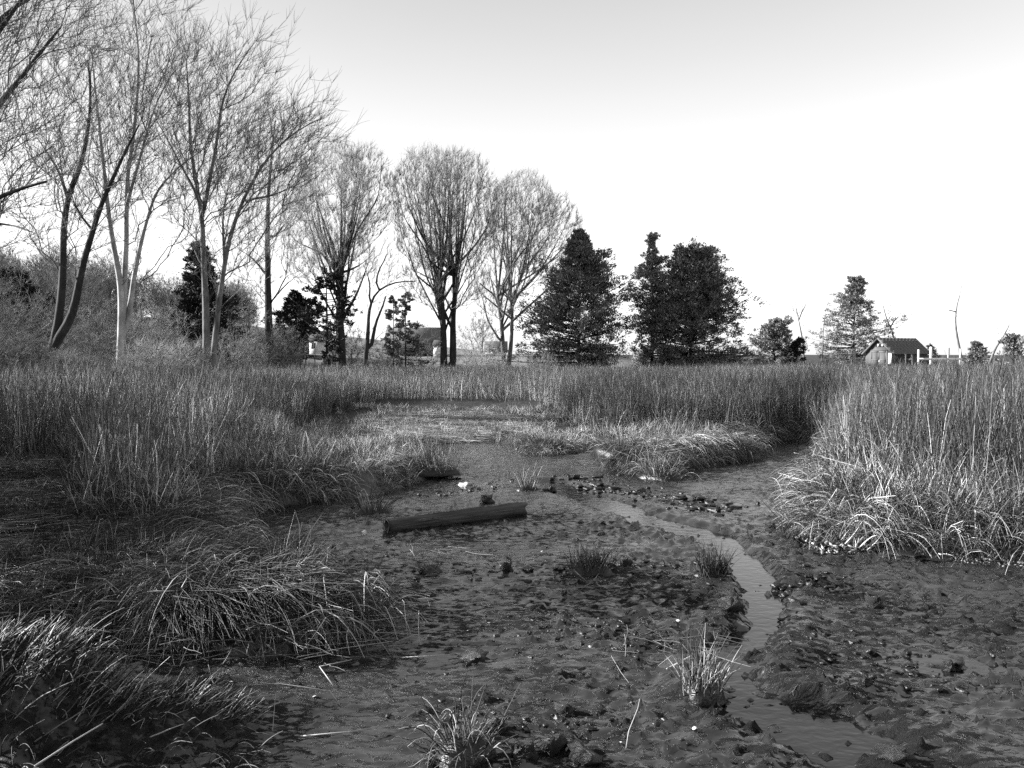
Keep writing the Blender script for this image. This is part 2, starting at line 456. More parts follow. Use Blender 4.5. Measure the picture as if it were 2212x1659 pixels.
def height(x, y, fine=True):
    x = np.asarray(x, float); y = np.asarray(y, float)
    d = sdf(x, y)
    sc = np.clip(y / 8, 0.5, 1.6)
    dn = d + sc * (0.16 * fbm(x * 1.3, y * 1.3, 3, 3.0) + 0.05 * fbm(x * 5, y * 5, 2, 9.0))
    out = np.clip(dn, 0, None)
    bank = 0.26 * smooth(0, 0.5, dn) + 0.16 * smooth(0.6, 3.5, dn) + 0.10 * smooth(3, 12, dn)
    # lower, broken ground on the near left
    low = smooth(-1.0, -3.0, x) * smooth(9.5, 6.0, y)
    low = np.maximum(low, 0.5 * smooth(13, 15, y) * smooth(24, 20, y) * smooth(1.5, 0.0, x) * smooth(-7, -5, x))
    bank *= (1 - 0.45 * low)
    bank *= 1 - 0.55 * smooth(12.5, 14.5, y) * smooth(24, 18, y) * smooth(2.8, 1.8, x) * smooth(-7, -5, x)
    z = bank + 0.07 * smooth(0.2, 1.5, dn) * fbm(x * 0.8, y * 0.8, 3, 21.0)
    mud = smooth(0.15, -0.1, dn)
    if fine:
        wx = x + 0.25 * fbm(x * 1.1, y * 1.1, 2, 44.0); wy = y + 0.25 * fbm(x * 1.1, y * 1.1, 2, 46.0)
        big = fbm(wx * 0.9, wy * 1.1, 3, 40.0) * 0.024
        rid = (0.5 - np.abs(fbm(wx * 3.1, wy * 4.4, 3, 50.0)) * 2.0)
        med = fbm(wx * 4.5, wy * 9.5, 3, 60.0) * 0.026
        fin = fbm(wx * 10, wy * 21, 3, 70.0) * 0.013 * smooth(20, 8, y)
        upstream = 1 - 0.45 * smooth(7, 11, y)
        clod = np.clip(fbm(wx * 9, wy * 15, 4, 80.0) - 0.25, 0, 1) * 0.08
        rough = 0.5 + 0.5 * smooth(-0.25, 0.25, fbm(x * 0.55, y * 0.7, 2, 90.0)) + 0.25 * smooth(0.5, 1.5, x)
        wet = smooth(-0.3, 0.3, fbm(x * 0.45, y * 0.6, 2, 120.0))
        z = z + mud * (0.012 - 0.008 * wet + 0.5 * big + rough * upstream * (0.8 * med + 1.6 * fin + 1.1 * clod + 0.008 * rid))
        z = z + (1 - mud) * (fbm(x * 5, y * 5, 3, 77.0) * 0.035 * smooth(25, 12, y) + fbm(x*0.5, y*0.5, 2, 12) * 0.05)
    # water thread
    dc = dist_poly(CH, x, y, closed=False) + 0.11 * fbm(x * 2.2, y * 2.2, 3, 33.0) + 0.02 * fbm(x * 9, y * 9, 2, 34.0)
    w = CHW * (1 + 0.8 * smooth(6, 9, y) + 0.9 * smooth(4.4, 3.7, y))
    z = z - mud * 0.038 * smooth(w * 1.9, w * 0.6, dc)
    z = z + mud * 0.03 * smooth(w * 1.2, w * 2.0, dc) * smooth(w * 5, w * 2.2, dc)
    for px, py, a, b in PUD:
        q = np.sqrt(((x - px) / a) ** 2 + ((y - py) / b) ** 2) + 0.5 * fbm(x * 2.5, y * 2.5, 2, 5.0)
        k = mud * smooth(1.15, 0.5, q)
        z = z * (1 - 0.25 * k) - 0.008 * k
    for px, py, a, b, h in HUMP:
        q = np.sqrt(((x - px) / a) ** 2 + ((y - py) / b) ** 2) + 0.25 * fbm(x * 3, y * 3, 2, 6.0)
        z = z + h * smooth(1.15, 0.25, q)
    # upland: rises to the left and straight ahead beyond the marsh
    up = smooth(50, 90, y) * smooth(16, -10, x - 0.12 * y)
    z = z + 1.25 * up + 5.5 * smooth(55, 130, y) * smooth(-12, -60, x) + 0.5 * smooth(25, 45, y) * smooth(-8, -25, x)
    z = z + 1.0 * smooth(120, 20, y) * smooth(-14, -26, x) * 0.6
    return z

def grid_axis(lo, hi, fine_lo, fine_hi, step, growth):
    a = list(np.arange(fine_lo, fine_hi + step, step))
    s = step; v = a[-1]
    while v < hi: s *= growth; v += s; a.append(v)
    s = step; v = a[0]; b = []
    while v > lo: s *= growth; v -= s; b.append(v)
    return np.array(b[::-1] + a)
gx = grid_axis(-700, 700, -3.4, 4.6, 0.021, 1.04)
ys = [2.4]
while ys[-1] < 40: ys.append(ys[-1] + 0.0050 * max(ys[-1], 3.6))
while ys[-1] < 1500: ys.append(ys[-1] * 1.05)
yb = []; v = 2.4; s = 0.03
while v > -60: s *= 1.15; v -= s; yb.append(v)
gy = np.array(yb[::-1] + ys)
GX, GY = np.meshgrid(gx, gy)
GZ = height(GX, GY)
nx, ny = len(gx), len(gy)
ii = np.arange(ny - 1)[:, None] * nx + np.arange(nx - 1)[None, :]
quads = np.stack([ii, ii + 1, ii + nx + 1, ii + nx], -1).reshape(-1, 4)
me = mesh_np('ground', np.stack([GX, GY, GZ], -1).reshape(-1, 3), quads=quads, smooth_shade=True)
DN = sdf(GX, GY)
cover = smooth(0.05, 0.5, DN + 0.2 * fbm(GX * 2, GY * 2, 3, 8.0))
for px, py, a, b, h in HUMP[:4]:
    q = np.sqrt(((GX - px) / a) ** 2 + ((GY - py) / b) ** 2)
    cover = np.maximum(cover, smooth(1.15, 0.8, q))
lawnv = smooth(52, 60, GY) * smooth(14, 8, GX) * smooth(-0.36, -0.26, GX / np.maximum(GY, 1))
for nm, arr in (('cover', cover), ('lawn', lawnv)):
    a_ = me.attributes.new(nm, 'FLOAT', 'POINT'); a_.data.foreach_set('value', arr.astype(np.float32).ravel())
ground = tag(obj('ground', me, M['mud']), 'wet tidal mud and marsh ground', kind='structure')
print('ground', nx, ny, nx * ny * 2)

# shallow water lying in the lowest mud
wm = MB(); wm.add([(-5, -5, -0.004), (14, -5, -0.004), (14, 17.5, -0.004), (-5, 17.5, -0.004)], quads=[[0, 1, 2, 3]])
water = tag(wm.build('water', M['water']), 'thin sheet of creek water on the mud', kind='structure')

def hz(x, y):
    return float(height(np.array([x]), np.array([y]))[0])

# ------------------------------------------------------------------ blades
def blade_paths(base, dir0, L, k=5, bend=0.5, bend_dir=None, kink=0.0, gravity=0.0, wob=0.03):
    """base (n,3), dir0 (n,3), L (n) -> P (n,k+1,3)"""
    n = len(base)
    d = dir0 / np.linalg.norm(dir0, axis=1, keepdims=True)
    if bend_dir is None:
        a = rng.uniform(0, 2 * np.pi, n); bend_dir = np.stack([np.cos(a), np.sin(a), np.zeros(n)], 1)
    bend = np.broadcast_to(bend, (n,)); gravity = np.broadcast_to(gravity, (n,))
    kk = rng.random(n) < kink
    ks = rng.integers(max(1, k // 2), k, n)
    a = rng.uniform(0, 2 * np.pi, n)
    kd = np.stack([np.cos(a), np.sin(a), rng.uniform(-1.6, 0.1, n)], 1)
    kd /= np.linalg.norm(kd, axis=1, keepdims=True)
    P = np.zeros((n, k + 1, 3)); P[:, 0] = base
    for i in range(k):
        s = (i + 0.5) / k
        v = d + bend_dir * (bend * s)[:, None] + np.array([0, 0, -1.0]) * (gravity * s ** 1.5)[:, None] + rng.normal(0, wob, (n, 3))
        v /= np.linalg.norm(v, axis=1, keepdims=True)
        m = kk & (i >= ks)
        v[m] = kd[m] + rng.normal(0, 0.03, (m.sum(), 3))
        P[:, i + 1] = P[:, i] + v * (L / k)[:, None]
    return P
def taper(n, k, w, tip=0.25, p=1.5):
    s = np.linspace(0, 1, k + 1)
    return w[:, None] * (1 - (1 - tip) * s[None] ** p)

def tall_tuft(name, n=30, rad=0.22, h=1.15, lean=0.09, mat='reed', top=2.6):
    mb = MB()
    r = rad * np.sqrt(rng.random(n)); a = rng.uniform(0, 2 * np.pi, n)
    base = np.stack([r * np.cos(a), r * np.sin(a), -0.05 * np.ones(n)], 1)
    d = np.stack([rng.normal(0.04, lean, n), rng.normal(0, lean, n), np.ones(n)], 1)
    L = h * rng.uniform(0.45, 0.95, n)
    P = blade_paths(base, d, L, 5, rng.uniform(0, 0.25, n), kink=0.10)
    V, T, Q = strands(P, taper(n, 5, rng.uniform(0.0024, 0.0050, n), 0.45), 3); mb.add(V, quads=Q)
    q1 = len(Q)
    # a few broken leaves low down
    m = n // 3; pick = rng.integers(0, n, m); at_ = rng.integers(1, 3, m)
    a = rng.uniform(0, 2 * np.pi, m)
    P2 = blade_paths(P[pick, at_], np.stack([np.cos(a) * 0.5, np.sin(a) * 0.5, rng.uniform(0.2, 1.3, m)], 1), rng.uniform(0.12, 0.3, m), 3, 0.7, gravity=rng.uniform(0.2, 1.8, m))
    V, T, Q = strands(P2, taper(m, 3, rng.uniform(0.002, 0.004, m), 0.1), 2); mb.add(V, quads=Q); q1 += len(Q)
    # fine brown tops: thin shoots and seed heads on the upper half
    m = int(n * top); pick = rng.integers(0, n, m); at_ = rng.integers(2, 6, m)
    a = rng.uniform(0, 2 * np.pi, m)
    P3 = blade_paths(P[pick, at_], np.stack([np.cos(a) * 0.3 + 0.06, np.sin(a) * 0.3, np.ones(m)], 1), rng.uniform(0.12, 0.38, m), 3, 0.3, gravity=rng.uniform(0, 0.4, m))
    V, T, Q = strands(P3, taper(m, 3, rng.uniform(0.0012, 0.0028, m), 0.3), 2); mb.add(V, quads=Q)
    o = mb.build(name, M[mat], link=False)
    o.data.materials.append(M['reed_top'])
    mi = np.zeros(len(o.data.polygons), np.int32); mi[q1:] = 1
    o.data.polygons.foreach_set('material_index', mi)
    return o

def short_tuft(name, n=34, rad=0.14, h=0.3, mat='turf', spread=0.3, grav=0.7, kink=0.2):
    mb = MB()
    r = rad * np.sqrt(rng.random(n)); a = rng.uniform(0, 2 * np.pi, n)
    base = np.stack([r * np.cos(a), r * np.sin(a), -0.03 * np.ones(n)], 1)
    d = np.stack([np.cos(a) * r / rad * spread, np.sin(a) * r / rad * spread, np.ones(n)], 1) + rng.normal(0, 0.2, (n, 3))
    P = blade_paths(base, d, h * rng.uniform(0.4, 1.2, n), 4, 0.5, kink=kink, gravity=rng.uniform(0, grav, n))
    V, T, Q = strands(P, taper(n, 4, rng.uniform(0.0022, 0.0046, n), 0.2), 2); mb.add(V, quads=Q)
    return mb.build(name, M[mat], link=False)

def drape_tuft(name, n=52, w=0.16, L=0.5, mat='turf'):
    """stalks fallen over the edge of the bank towards +X"""
    mb = MB()
    base = np.stack([rng.uniform(-0.15, 0.08, n), rng.normal(0, w, n), rng.uniform(-0.02, 0.03, n)], 1)
    d = np.stack([rng.uniform(0.2, 1.0, n), rng.normal(0, 0.35, n), rng.uniform(0.5, 1.1, n)], 1)
    P = blade_paths(base, d, L * rng.uniform(0.5, 1.2, n), 6, 0.8, np.tile([1.0, 0, 0], (n, 1)), kink=0.12, gravity=rng.uniform(1.6, 3.6, n))
    V, T, Q = strands(P, taper(n, 6, rng.uniform(0.0015, 0.0034, n), 0.3), 2); mb.add(V, quads=Q)
    return mb.build(name, M[mat], link=False)

def litter_tuft(name, n=26, rad=0.3, L=0.35, mat='straw', zs=0.03):
    mb = MB()
    base = np.stack([rng.uniform(-rad, rad, n), rng.uniform(-rad, rad, n), rng.uniform(0.004, zs, n)], 1)
    a = rng.normal(0, 0.7, n)
    d = np.stack([np.cos(a), np.sin(a), rng.uniform(-0.02, 0.08, n)], 1)
    P = blade_paths(base, d, L * rng.uniform(0.3, 1.3, n), 3, 0.25, gravity=0.03, wob=0.05)
    V, T, Q = strands(P, taper(n, 3, rng.uniform(0.0018, 0.0032, n), 0.5), 3); mb.add(V, quads=Q)
    return mb.build(name, M[mat], link=False)

def proto(coln, objs):
    c = bpy.data.collections.new(coln)
    for o in objs: c.objects.link(o)
    return c
PR = {
    'tall': proto('reed_tufts', [tall_tuft('reed_tuft', 30, 0.2, 1.15) for _ in range(7)]),
    'far': proto('far_reed_tufts', [tall_tuft('far_reed_tuft', 40, 0.42, 1.15, 0.12, top=1.4) for _ in range(5)]),
    'short': proto('turf_tufts', [short_tuft('turf_tuft') for _ in range(6)]),
    'drape': proto('fallen_tufts', [drape_tuft('fallen_tuft') for _ in range(6)]),
    'litter': proto('straw_litter', [litter_tuft('straw_litter') for _ in range(5)]),
}

def scatter(name, P, rot, scale, tone, coll, label, cat):
    n = len(P)
    me = bpy.data.meshes.new(name)
    me.vertices.add(n); me.vertices.foreach_set('co', np.asarray(P, np.float32).ravel())
    for nm, ty, arr, key in (('rot', 'FLOAT_VECTOR', rot, 'vector'), ('scl', 'FLOAT_VECTOR', scale, 'vector'), ('tone', 'FLOAT', tone, 'value')):
        a_ = me.attributes.new(nm, ty, 'POINT'); a_.data.foreach_set(key, np.asarray(arr, np.float32).ravel())
    me.update()
    o = obj(name, me)
    gt = bpy.data.node_groups.new(name, 'GeometryNodeTree')
    gt.interface.new_socket('Geometry', in_out='INPUT', socket_type='NodeSocketGeometry')
    gt.interface.new_socket('Geometry', in_out='OUTPUT', socket_type='NodeSocketGeometry')
    N, Lk = gt.nodes, gt.links
    gi, go = N.new('NodeGroupInput'), N.new('NodeGroupOutput')
    ip = N.new('GeometryNodeInstanceOnPoints')
    ci = N.new('GeometryNodeCollectionInfo'); ci.inputs['Collection'].default_value = coll
    ci.inputs['Separate Children'].default_value = True; ci.inputs['Reset Children'].default_value = True
    def attr(nm, ty):
        k = N.new('GeometryNodeInputNamedAttribute'); k.data_type = ty; k.inputs['Name'].default_value = nm; return k.outputs['Attribute']
    Lk.new(gi.outputs[0], ip.inputs['Points']); Lk.new(ci.outputs[0], ip.inputs['Instance'])
    ip.inputs['Pick Instance'].default_value = True
    rv = N.new('FunctionNodeRandomValue'); rv.data_type = 'INT'
    rv.inputs[4].default_value = 0; rv.inputs[5].default_value = 100
    Lk.new(rv.outputs[2], ip.inputs['Instance Index'])
    er = N.new('FunctionNodeEulerToRotation'); Lk.new(attr('rot', 'FLOAT_VECTOR'), er.inputs[0])
    Lk.new(er.outputs[0], ip.inputs['Rotation'])
    Lk.new(attr('scl', 'FLOAT_VECTOR'), ip.inputs['Scale'])
    Lk.new(ip.outputs[0], go.inputs[0])
    md = o.modifiers.new('scatter', 'NODES'); md.node_group = gt
    tag(o, label, cat, kind='stuff')
    return o

def jitter_grid(x0, x1, y0, y1, dens):
    s = 1 / math.sqrt(dens)
    xs = np.arange(x0, x1, s); ys_ = np.arange(y0, y1, s)
    X, Y = np.meshgrid(xs, ys_); X = X.ravel() + rng.uniform(-.6, .6, X.size) * s; Y = Y.ravel() + rng.uniform(-.6, .6, Y.size) * s
    return X, Y
def in_view(X, Y, m=1.5):
    return np.abs(X) < Y * 0.68 + m

LOW1 = np.array([gp(x, y, 0.2)[:2] for x, y in [(-500,1060),(60,1030),(150,1020),(180,1040),(185,1100),(430,1118),(520,1135),(540,1200),(640,1262),(840,1300),(830,1370),(600,1430),(380,1425),(220,1385),(0,1380),(-600,1380)]])
LOW2 = np.array([gp(x, y, 0.42)[:2] for x, y in [(600,905),(720,880),(830,862),(1130,862),(1210,880),(1310,915),(1340,975),(1280,1000),(960,1000),(930,1060),(800,1080),(720,1000),(600,960)]])
LOW3 = np.array([gp(x, y, 0.25)[:2] for x, y in [(1690,1075),(1760,1000),(1830,1015),(1930,1050),(2090,1075),(2212,1105),(2330,1130),(2330,1250),(2000,1210),(1735,1190)]])
MIDR = np.array([gp(x, y, 0.33)[:2] for x, y in [(1190,895),(1330,918),(1500,922),(1640,925),(1800,940),(1830,985),(1700,1010),(1430,1060),(1280,1040),(1190,985)]])
MIDZ = np.array([gp(x, y, 0.35)[:2] for x, y in [(470,960),(620,900),(900,900),(1000,1040),(880,1085),(560,1120),(470,1130)]])
def tall_factor(X, Y):
    d = sdf(X, Y)
    right = smooth(3.0, 5.0, X - 0.0 * Y) * 1.0
    far_right = smooth(0.5, 3.5, X)
    edge = 1.3 * (1 - far_right) + 0.35 * far_right
    f = smooth(0.05, 1.0, d / edge)
    l1 = inside(LOW1, X, Y); l2 = inside(LOW2, X, Y)
    f = np.where(inside(LOW3, X, Y), f * 0.25, f); f = np.where(l1, 0.0, f); f = np.where(l2, 0.0, f)
    mid = inside(MIDZ, X, Y); f = np.where(mid, np.minimum(f, 0.36), f); f = np.where(inside(MIDR, X, Y), 0.0, f)
    return f, d

# tall reeds, near
X, Y = jitter_grid(-16, 18, 4.5, 24, 13)
k = in_view(X, Y) ; X, Y = X[k], Y[k]
f, d = tall_factor(X, Y)
clear = fbm(X * 0.45, Y * 0.45, 2, 15.0)
k = (f > 0.33) & (d > 0.12) & (clear > -0.62) & (rng.random(len(X)) < 0.9)
X, Y, f, d = X[k], Y[k], f[k], d[k]
Z = height(X, Y)
n = len(X)
patch = smooth(-0.15, 0.2, fbm(X * 0.22, Y * 0.3, 3, 25.0))
tone = 0.65 + 0.75 * patch + 0.3 * smooth(1, -2, X) * smooth(16, 9, Y) + rng.normal(0, 0.1, n)
hs = (0.25 + 0.8 * f) * rng.uniform(0.85, 1.12, n) * (1 + 0.16 * fbm(X * 0.5, Y * 0.5, 3, 31)) * (0.92 + 0.12 * smooth(2, 6, X) * smooth(16, 9, Y)) * (1 - 0.17 * smooth(11, 24, Y))
rot = np.stack([rng.normal(0, 0.07, n), rng.normal(0.02, 0.07, n), rng.uniform(0, 6.28, n)], 1)
scl = np.stack([np.ones(n), np.ones(n), hs], 1)
scatter('tall_marsh_grass', np.stack([X, Y, Z], 1), rot, scl, tone, PR['tall'], 'tall dry marsh grass standing on both banks of the creek', 'marsh grass')
print('tall near', n)

# tall reeds, far
X, Y = jitter_grid(-42, 52, 23.5, 62, 3.6)
k = in_view(X, Y, 3); X, Y = X[k], Y[k]
n = len(X); Z = height(X, Y)
patch = smooth(-0.15, 0.2, fbm(X * 0.10, Y * 0.25, 3, 25.0))
tone = 0.55 + 1.0 * patch + rng.normal(0, 0.18, n)
hs = rng.uniform(0.85, 1.1, n) * (1 + 0.2 * fbm(X * 0.15, Y * 0.15, 2, 31))
hs *= 0.83 - 0.32 * smooth(24, 60, Y)
hs *= 1 - 0.22 * smooth(30, 42, Y) * smooth(-18, -12, X) * smooth(14, 6, X)
rot = np.stack([rng.normal(0, 0.06, n), rng.normal(0.06, 0.08, n), rng.uniform(0, 6.28, n)], 1)
kk = ~((Y > 54) & (X < 12)); 
scatter('far_marsh_grass', np.stack([X, Y, Z], 1)[kk], rot[kk], np.stack([1.1 * np.ones(n), 1.1 * np.ones(n), hs], 1)[kk], tone[kk], PR['far'],
        'even stand of dry marsh grass stretching back to the trees', 'marsh grass')
print('tall far', n)

# short turf everywhere on the banks near the mud
X, Y = jitter_grid(-12, 14, 3, 22, 34)
k = in_view(X, Y) ; X, Y = X[k], Y[k]
f, d = tall_factor(X, Y)
gap = fbm(X * 1.1, Y * 1.1, 3, 55.0)
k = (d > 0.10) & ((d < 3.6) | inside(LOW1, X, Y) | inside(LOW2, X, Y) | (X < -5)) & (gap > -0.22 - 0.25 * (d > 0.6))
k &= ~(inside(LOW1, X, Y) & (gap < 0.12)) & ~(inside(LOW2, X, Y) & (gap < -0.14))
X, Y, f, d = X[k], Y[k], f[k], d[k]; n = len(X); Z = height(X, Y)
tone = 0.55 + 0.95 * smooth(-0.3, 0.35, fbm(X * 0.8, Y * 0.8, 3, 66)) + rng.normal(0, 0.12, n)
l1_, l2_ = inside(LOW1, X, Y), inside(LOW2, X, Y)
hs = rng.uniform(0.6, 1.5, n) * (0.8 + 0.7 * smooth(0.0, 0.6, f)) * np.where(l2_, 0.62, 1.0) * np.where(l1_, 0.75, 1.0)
tone = tone * np.where(l1_, 0.36, 1.0) * np.where(l2_, 1.45, 1.0)  # near left turf: shade is painted in by the lower blade tone
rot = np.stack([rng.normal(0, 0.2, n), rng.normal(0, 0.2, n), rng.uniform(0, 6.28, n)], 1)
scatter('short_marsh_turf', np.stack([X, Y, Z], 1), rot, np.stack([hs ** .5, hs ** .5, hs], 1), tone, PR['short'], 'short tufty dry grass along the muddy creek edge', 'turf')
print('short', n)

# stalks fallen over the edge, lying down the slope
def grad(X, Y, e=0.08):
    return (sdf(X + e, Y) - sdf(X - e, Y)) / (2 * e), (sdf(X, Y + e) - sdf(X, Y - e)) / (2 * e)
X, Y = jitter_grid(-9, 12, 4.2, 20, 60)
k = in_view(X, Y); X, Y = X[k], Y[k]
d = sdf(X, Y)
k = (d > 0.10) & (d < 0.75) & (fbm(X * 0.9, Y * 0.9, 3, 85.0) > -0.18)
X, Y, d = X[k], Y[k], d[k]; n = len(X); Z = height(X, Y)
gxx, gyy = grad(X, Y)
ang = np.arctan2(-gyy, -gxx) + rng.normal(0, 0.45, n)
s_ = rng.uniform(0.6, 1.25, n) * np.where(inside(LOW2, X, Y), 0.55, 1.0)
tone = 0.7 + 0.9 * smooth(-0.3, 0.35, fbm(X * 0.9, Y * 0.9, 3, 67)) + rng.normal(0, 0.12, n)
scatter('fallen_marsh_grass', np.stack([X, Y, Z], 1), np.stack([np.zeros(n), rng.normal(0, 0.12, n), ang], 1), np.stack([s_, s_, s_], 1), tone, PR['drape'],
        'dry stalks drooping over the bank edge towards the mud', 'marsh grass')
print('drape', n)

# straw litter: on the low ground left, on the thatch mat at the centre, bits on the mud
pts = []
X, Y = jitter_grid(-7, 1, 3, 12, 16); k = inside(LOW1, X, Y) & (sdf(X, Y) > 0); pts.append((X[k], Y[k], 0.9))
MAT = np.array([gp(x, y, 0.45)[:2] for x, y in [(800,885),(900,874),(1060,876),(1130,884),(1120,900),(1010,908),(850,908)]])
X, Y = jitter_grid(-8, 4, 14, 34, 45); k = inside(MAT, X, Y); pts.append((X[k], Y[k], 1.7))
MAT2 = np.array([gp(x, y, 0.4)[:2] for x, y in [(2240,1085),(2310,1110),(2400,1125),(2440,1160),(2330,1160),(2250,1120)]]) - np.array([0.9, 0])
MAT2 = np.array([gp(x, y, 0.4)[:2] for x, y in [(2030,1035),(2110,1040),(2200,1055),(2200,1085),(2110,1080),(2040,1060)]])
X, Y = jitter_grid(0, 10, 5, 14, 30); k = inside(MAT2, X, Y); pts.append((X[k], Y[k], 1.6))
X = rng.uniform(-4, 6, 60); Y = rng.uniform(3.2, 14, 60); pts.append((X, Y, 0.9))
X = np.concatenate([p[0] for p in pts]); Y = np.concatenate([p[1] for p in pts])
tone = np.concatenate([np.full(len(p[0]), p[2]) for p in pts]) * rng.uniform(0.7, 1.2, len(X)); n = len(X)
k = np.ones(n, bool); k[-60:] = rng.random(60) < 0.12
scatter('straw_litter', np.stack([X, Y, height(X, Y) + 0.01], 1)[k], np.stack([np.zeros(n), np.zeros(n), rng.normal(0, 0.5, n)], 1)[k], np.ones((n, 3))[k], tone[k], PR['litter'],
        'scattered flattened straw lying on the marsh', 'straw')

X, Y = jitter_grid(-8, 0.5, 2.6, 10, 60)
hd = np.zeros(len(X), bool)
for px, py, a, b, h in HUMP[:4]:
    hd |= np.sqrt(((X - px) / a) ** 2 + ((Y - py) / b) ** 2) < 1.05
k = in_view(X, Y) & (hd | (inside(LOW1, X, Y) & (sdf(X, Y) > 0.05))) & (rng.random(len(X)) < 0.4) & (fbm(X * 1.2, Y * 1.2, 2, 140.0) > -0.1)
q0 = np.sqrt(((X - HUMP[0][0]) / 1.1) ** 2 + ((Y - HUMP[0][1]) / 0.5) ** 2) < 1
k &= ~(q0 & (rng.random(len(X)) < 0.75))
X, Y = X[k], Y[k]; n = len(X); Z = height(X, Y)
e_ = 0.1
ang = np.arctan2(-(height(X, Y + e_) - height(X, Y - e_)), -(height(X + e_, Y) - height(X - e_, Y)) + 0.05) + rng.normal(0, 0.5, n)
tone = 0.08 + 0.34 * smooth(-0.1, 0.4, fbm(X * 1.3, Y * 1.3, 3, 97)) + rng.normal(0, 0.12, n)  # dim tone range paints the shade of the near left bank
s_ = rng.uniform(0.35, 0.85, n)
scatter('matted_marsh_grass', np.stack([X, Y, Z], 1), np.stack([np.zeros(n), rng.normal(0, 0.12, n), ang], 1), np.stack([s_, s_, s_ * 0.8], 1), tone, PR['drape'],
        'matted low grass covering the humps of the near left bank', 'marsh grass')
print('matted', n)

# ------------------------------------------------------------------ tussocks that stand by themselves
def tussock(px, py, n, rad, h, label, mat='tussock', mound=0.06, lean=(0, 0), spread=0.5, grav=0.8, kink=0.15, w=0.003, name='grass_tussock', up=1.0, ry=None, group=None, sides=3, loc=None, bend=None):
    c = gp(px, py) if loc is None else np.array([loc[0], loc[1], 0.0])
    z0 = hz(c[0], c[1])
    root = empty(name, (c[0], c[1], z0))
    tag(root, label, 'grass clump', group)
    ry = ry or rad * 0.8
    # lumpy mud foot
    k1, k2 = 14, 6
    V = []
    for j in range(k2 + 1):
        t = j / k2
        for i in range(k1):
            a = 2 * math.pi * i / k1
            rr = math.cos(t * math.pi / 2) ** 0.7 * (1 + 0.22 * math.sin(3 * a + px) + random.uniform(-.1, .1))
            V.append((rad * 1.1 * rr * math.cos(a), ry * 1.1 * rr * math.sin(a), -0.05 + (mound + 0.05) * math.sin(t * math.pi / 2) + random.uniform(-.004, .004)))
    q = [[j * k1 + i, j * k1 + (i + 1) % k1, (j + 1) * k1 + (i + 1) % k1, (j + 1) * k1 + i] for j in range(k2) for i in range(k1)]
    if mound > 0.02: MB().add(V, quads=q).build('mud_foot', M['lump'], root, sm=True)
    r = np.sqrt(rng.random(n)); a = rng.uniform(0, 2 * np.pi, n)
    bx, by = r * np.cos(a), r * np.sin(a)
    gz = height(c[0] + bx * rad, c[1] + by * ry) - z0
    base = np.stack([bx * rad, by * ry, np.maximum(gz, 0) * (mound < 0.02) + mound * np.sqrt(np.clip(1 - r * r, 0, 1)) - 0.02 + (gz if mound < 0.02 else 0)], 1)
    if mound < 0.02: base[:, 2] = gz - 0.01
    d = np.stack([bx * spread + lean[0], by * spread + lean[1], np.full(n, up)], 1) + rng.normal(0, 0.18, (n, 3))
    L = h * rng.uniform(0.35, 1.15, n)
    bd = None
    if bend is not None:
        bd = np.tile([bend[0], bend[1], 0.0], (n, 1)) + rng.normal(0, 0.35, (n, 3)) * [1, 1, 0]
    P = blade_paths(base, d, L, 7, rng.uniform(0.1, 0.6, n) if bend is None else rng.uniform(0.4, 1.3, n), bd, kink=kink, gravity=rng.uniform(0, grav, n))
    # nothing sinks into the ground
    gz = height(P[..., 0] + c[0], P[..., 1] + c[1], fine=True) - z0 if n < 5000 else 0
    P[:, 1:, 2] = np.maximum(P[:, 1:, 2], gz[:, 1:] + 0.004)
    V, T, Q = strands(P, taper(n, 7, rng.uniform(w * 0.6, w * 1.3, n), 0.35), sides)
    obj('blades', mesh_np('blades', V, quads=Q), M[mat], root)['kind'] = 'stuff'
    return root

tussock(1000, 1640, 110, 0.13, 0.30, 'dark drooping grass clump at the bottom centre of the mud', 'tussock', 0.09, spread=0.9, grav=2.6, kink=0.3)
tussock(1515, 1520, 110, 0.10, 0.27, 'pale upright grass clump with a kinked stalk beside the water thread', 'tussock_pale', 0.07, spread=0.35, grav=0.6, kink=0.12)
tussock(1272, 1236, 230, 0.17, 0.20, 'dark bristly grass clump in the middle of the mud', 'tussock_dark', 0.06, spread=0.3, grav=0.4)
tussock(1538, 1246, 210, 0.12, 0.25, 'dark upright grass clump beside the narrow water thread', 'tussock_dark', 0.05, spread=0.25, grav=0.4)
tussock(945, 1030, 190, 0.30, 0.55, 'pale spiky grass clump at the left mud edge beyond the log', 'tussock_pale', 0.08, spread=0.6, grav=0.7, ry=0.25)
tussock(1140, 1062, 60, 0.14, 0.40, 'small sparse pale grass clump beyond the far end of the log', 'tussock_pale', 0.04, spread=0.6, grav=0.9)
tussock(800, 1105, 110, 0.22, 0.36, 'low clump of bent stalks behind the left end of the log', 'tussock', 0.07, spread=0.9, grav=1.6, kink=0.3)
tussock(655, 1255, 60, 0.12, 0.30, 'thin dark clump with two tall stalks beside a mud block', 'tussock', 0.06, spread=0.5, grav=0.8)
tussock(775, 1318, 60, 0.2, 0.26, 'dark clump with a few straggling stalks on a mud hump', 'tussock_dark', 0.10, spread=0.8, grav=1.8, kink=0.3)
tussock(1718, 1135, 70, 0.16, 0.32, 'small bent grass clump at the foot of the right bank', 'tussock_pale', 0.05, spread=0.7, grav=0.9, kink=0.35)
tussock(930, 1237, 30, 0.09, 0.12, 'tiny dark grass stub in the middle of the mud left of centre', 'tussock_dark', 0.05, spread=0.9, grav=1.6)
tussock(1432, 1034, 240, 0.3, 0.42, 'rounded shaggy grass clump jutting from the far bank', 'tussock_pale', 0.12, spread=0.7, grav=1.7)
tussock(1710, 1160, 60, 0.13, 0.22, 'dark grass sprout at the water edge below the right bank', 'tussock_dark', 0.03, spread=0.5, grav=0.6)
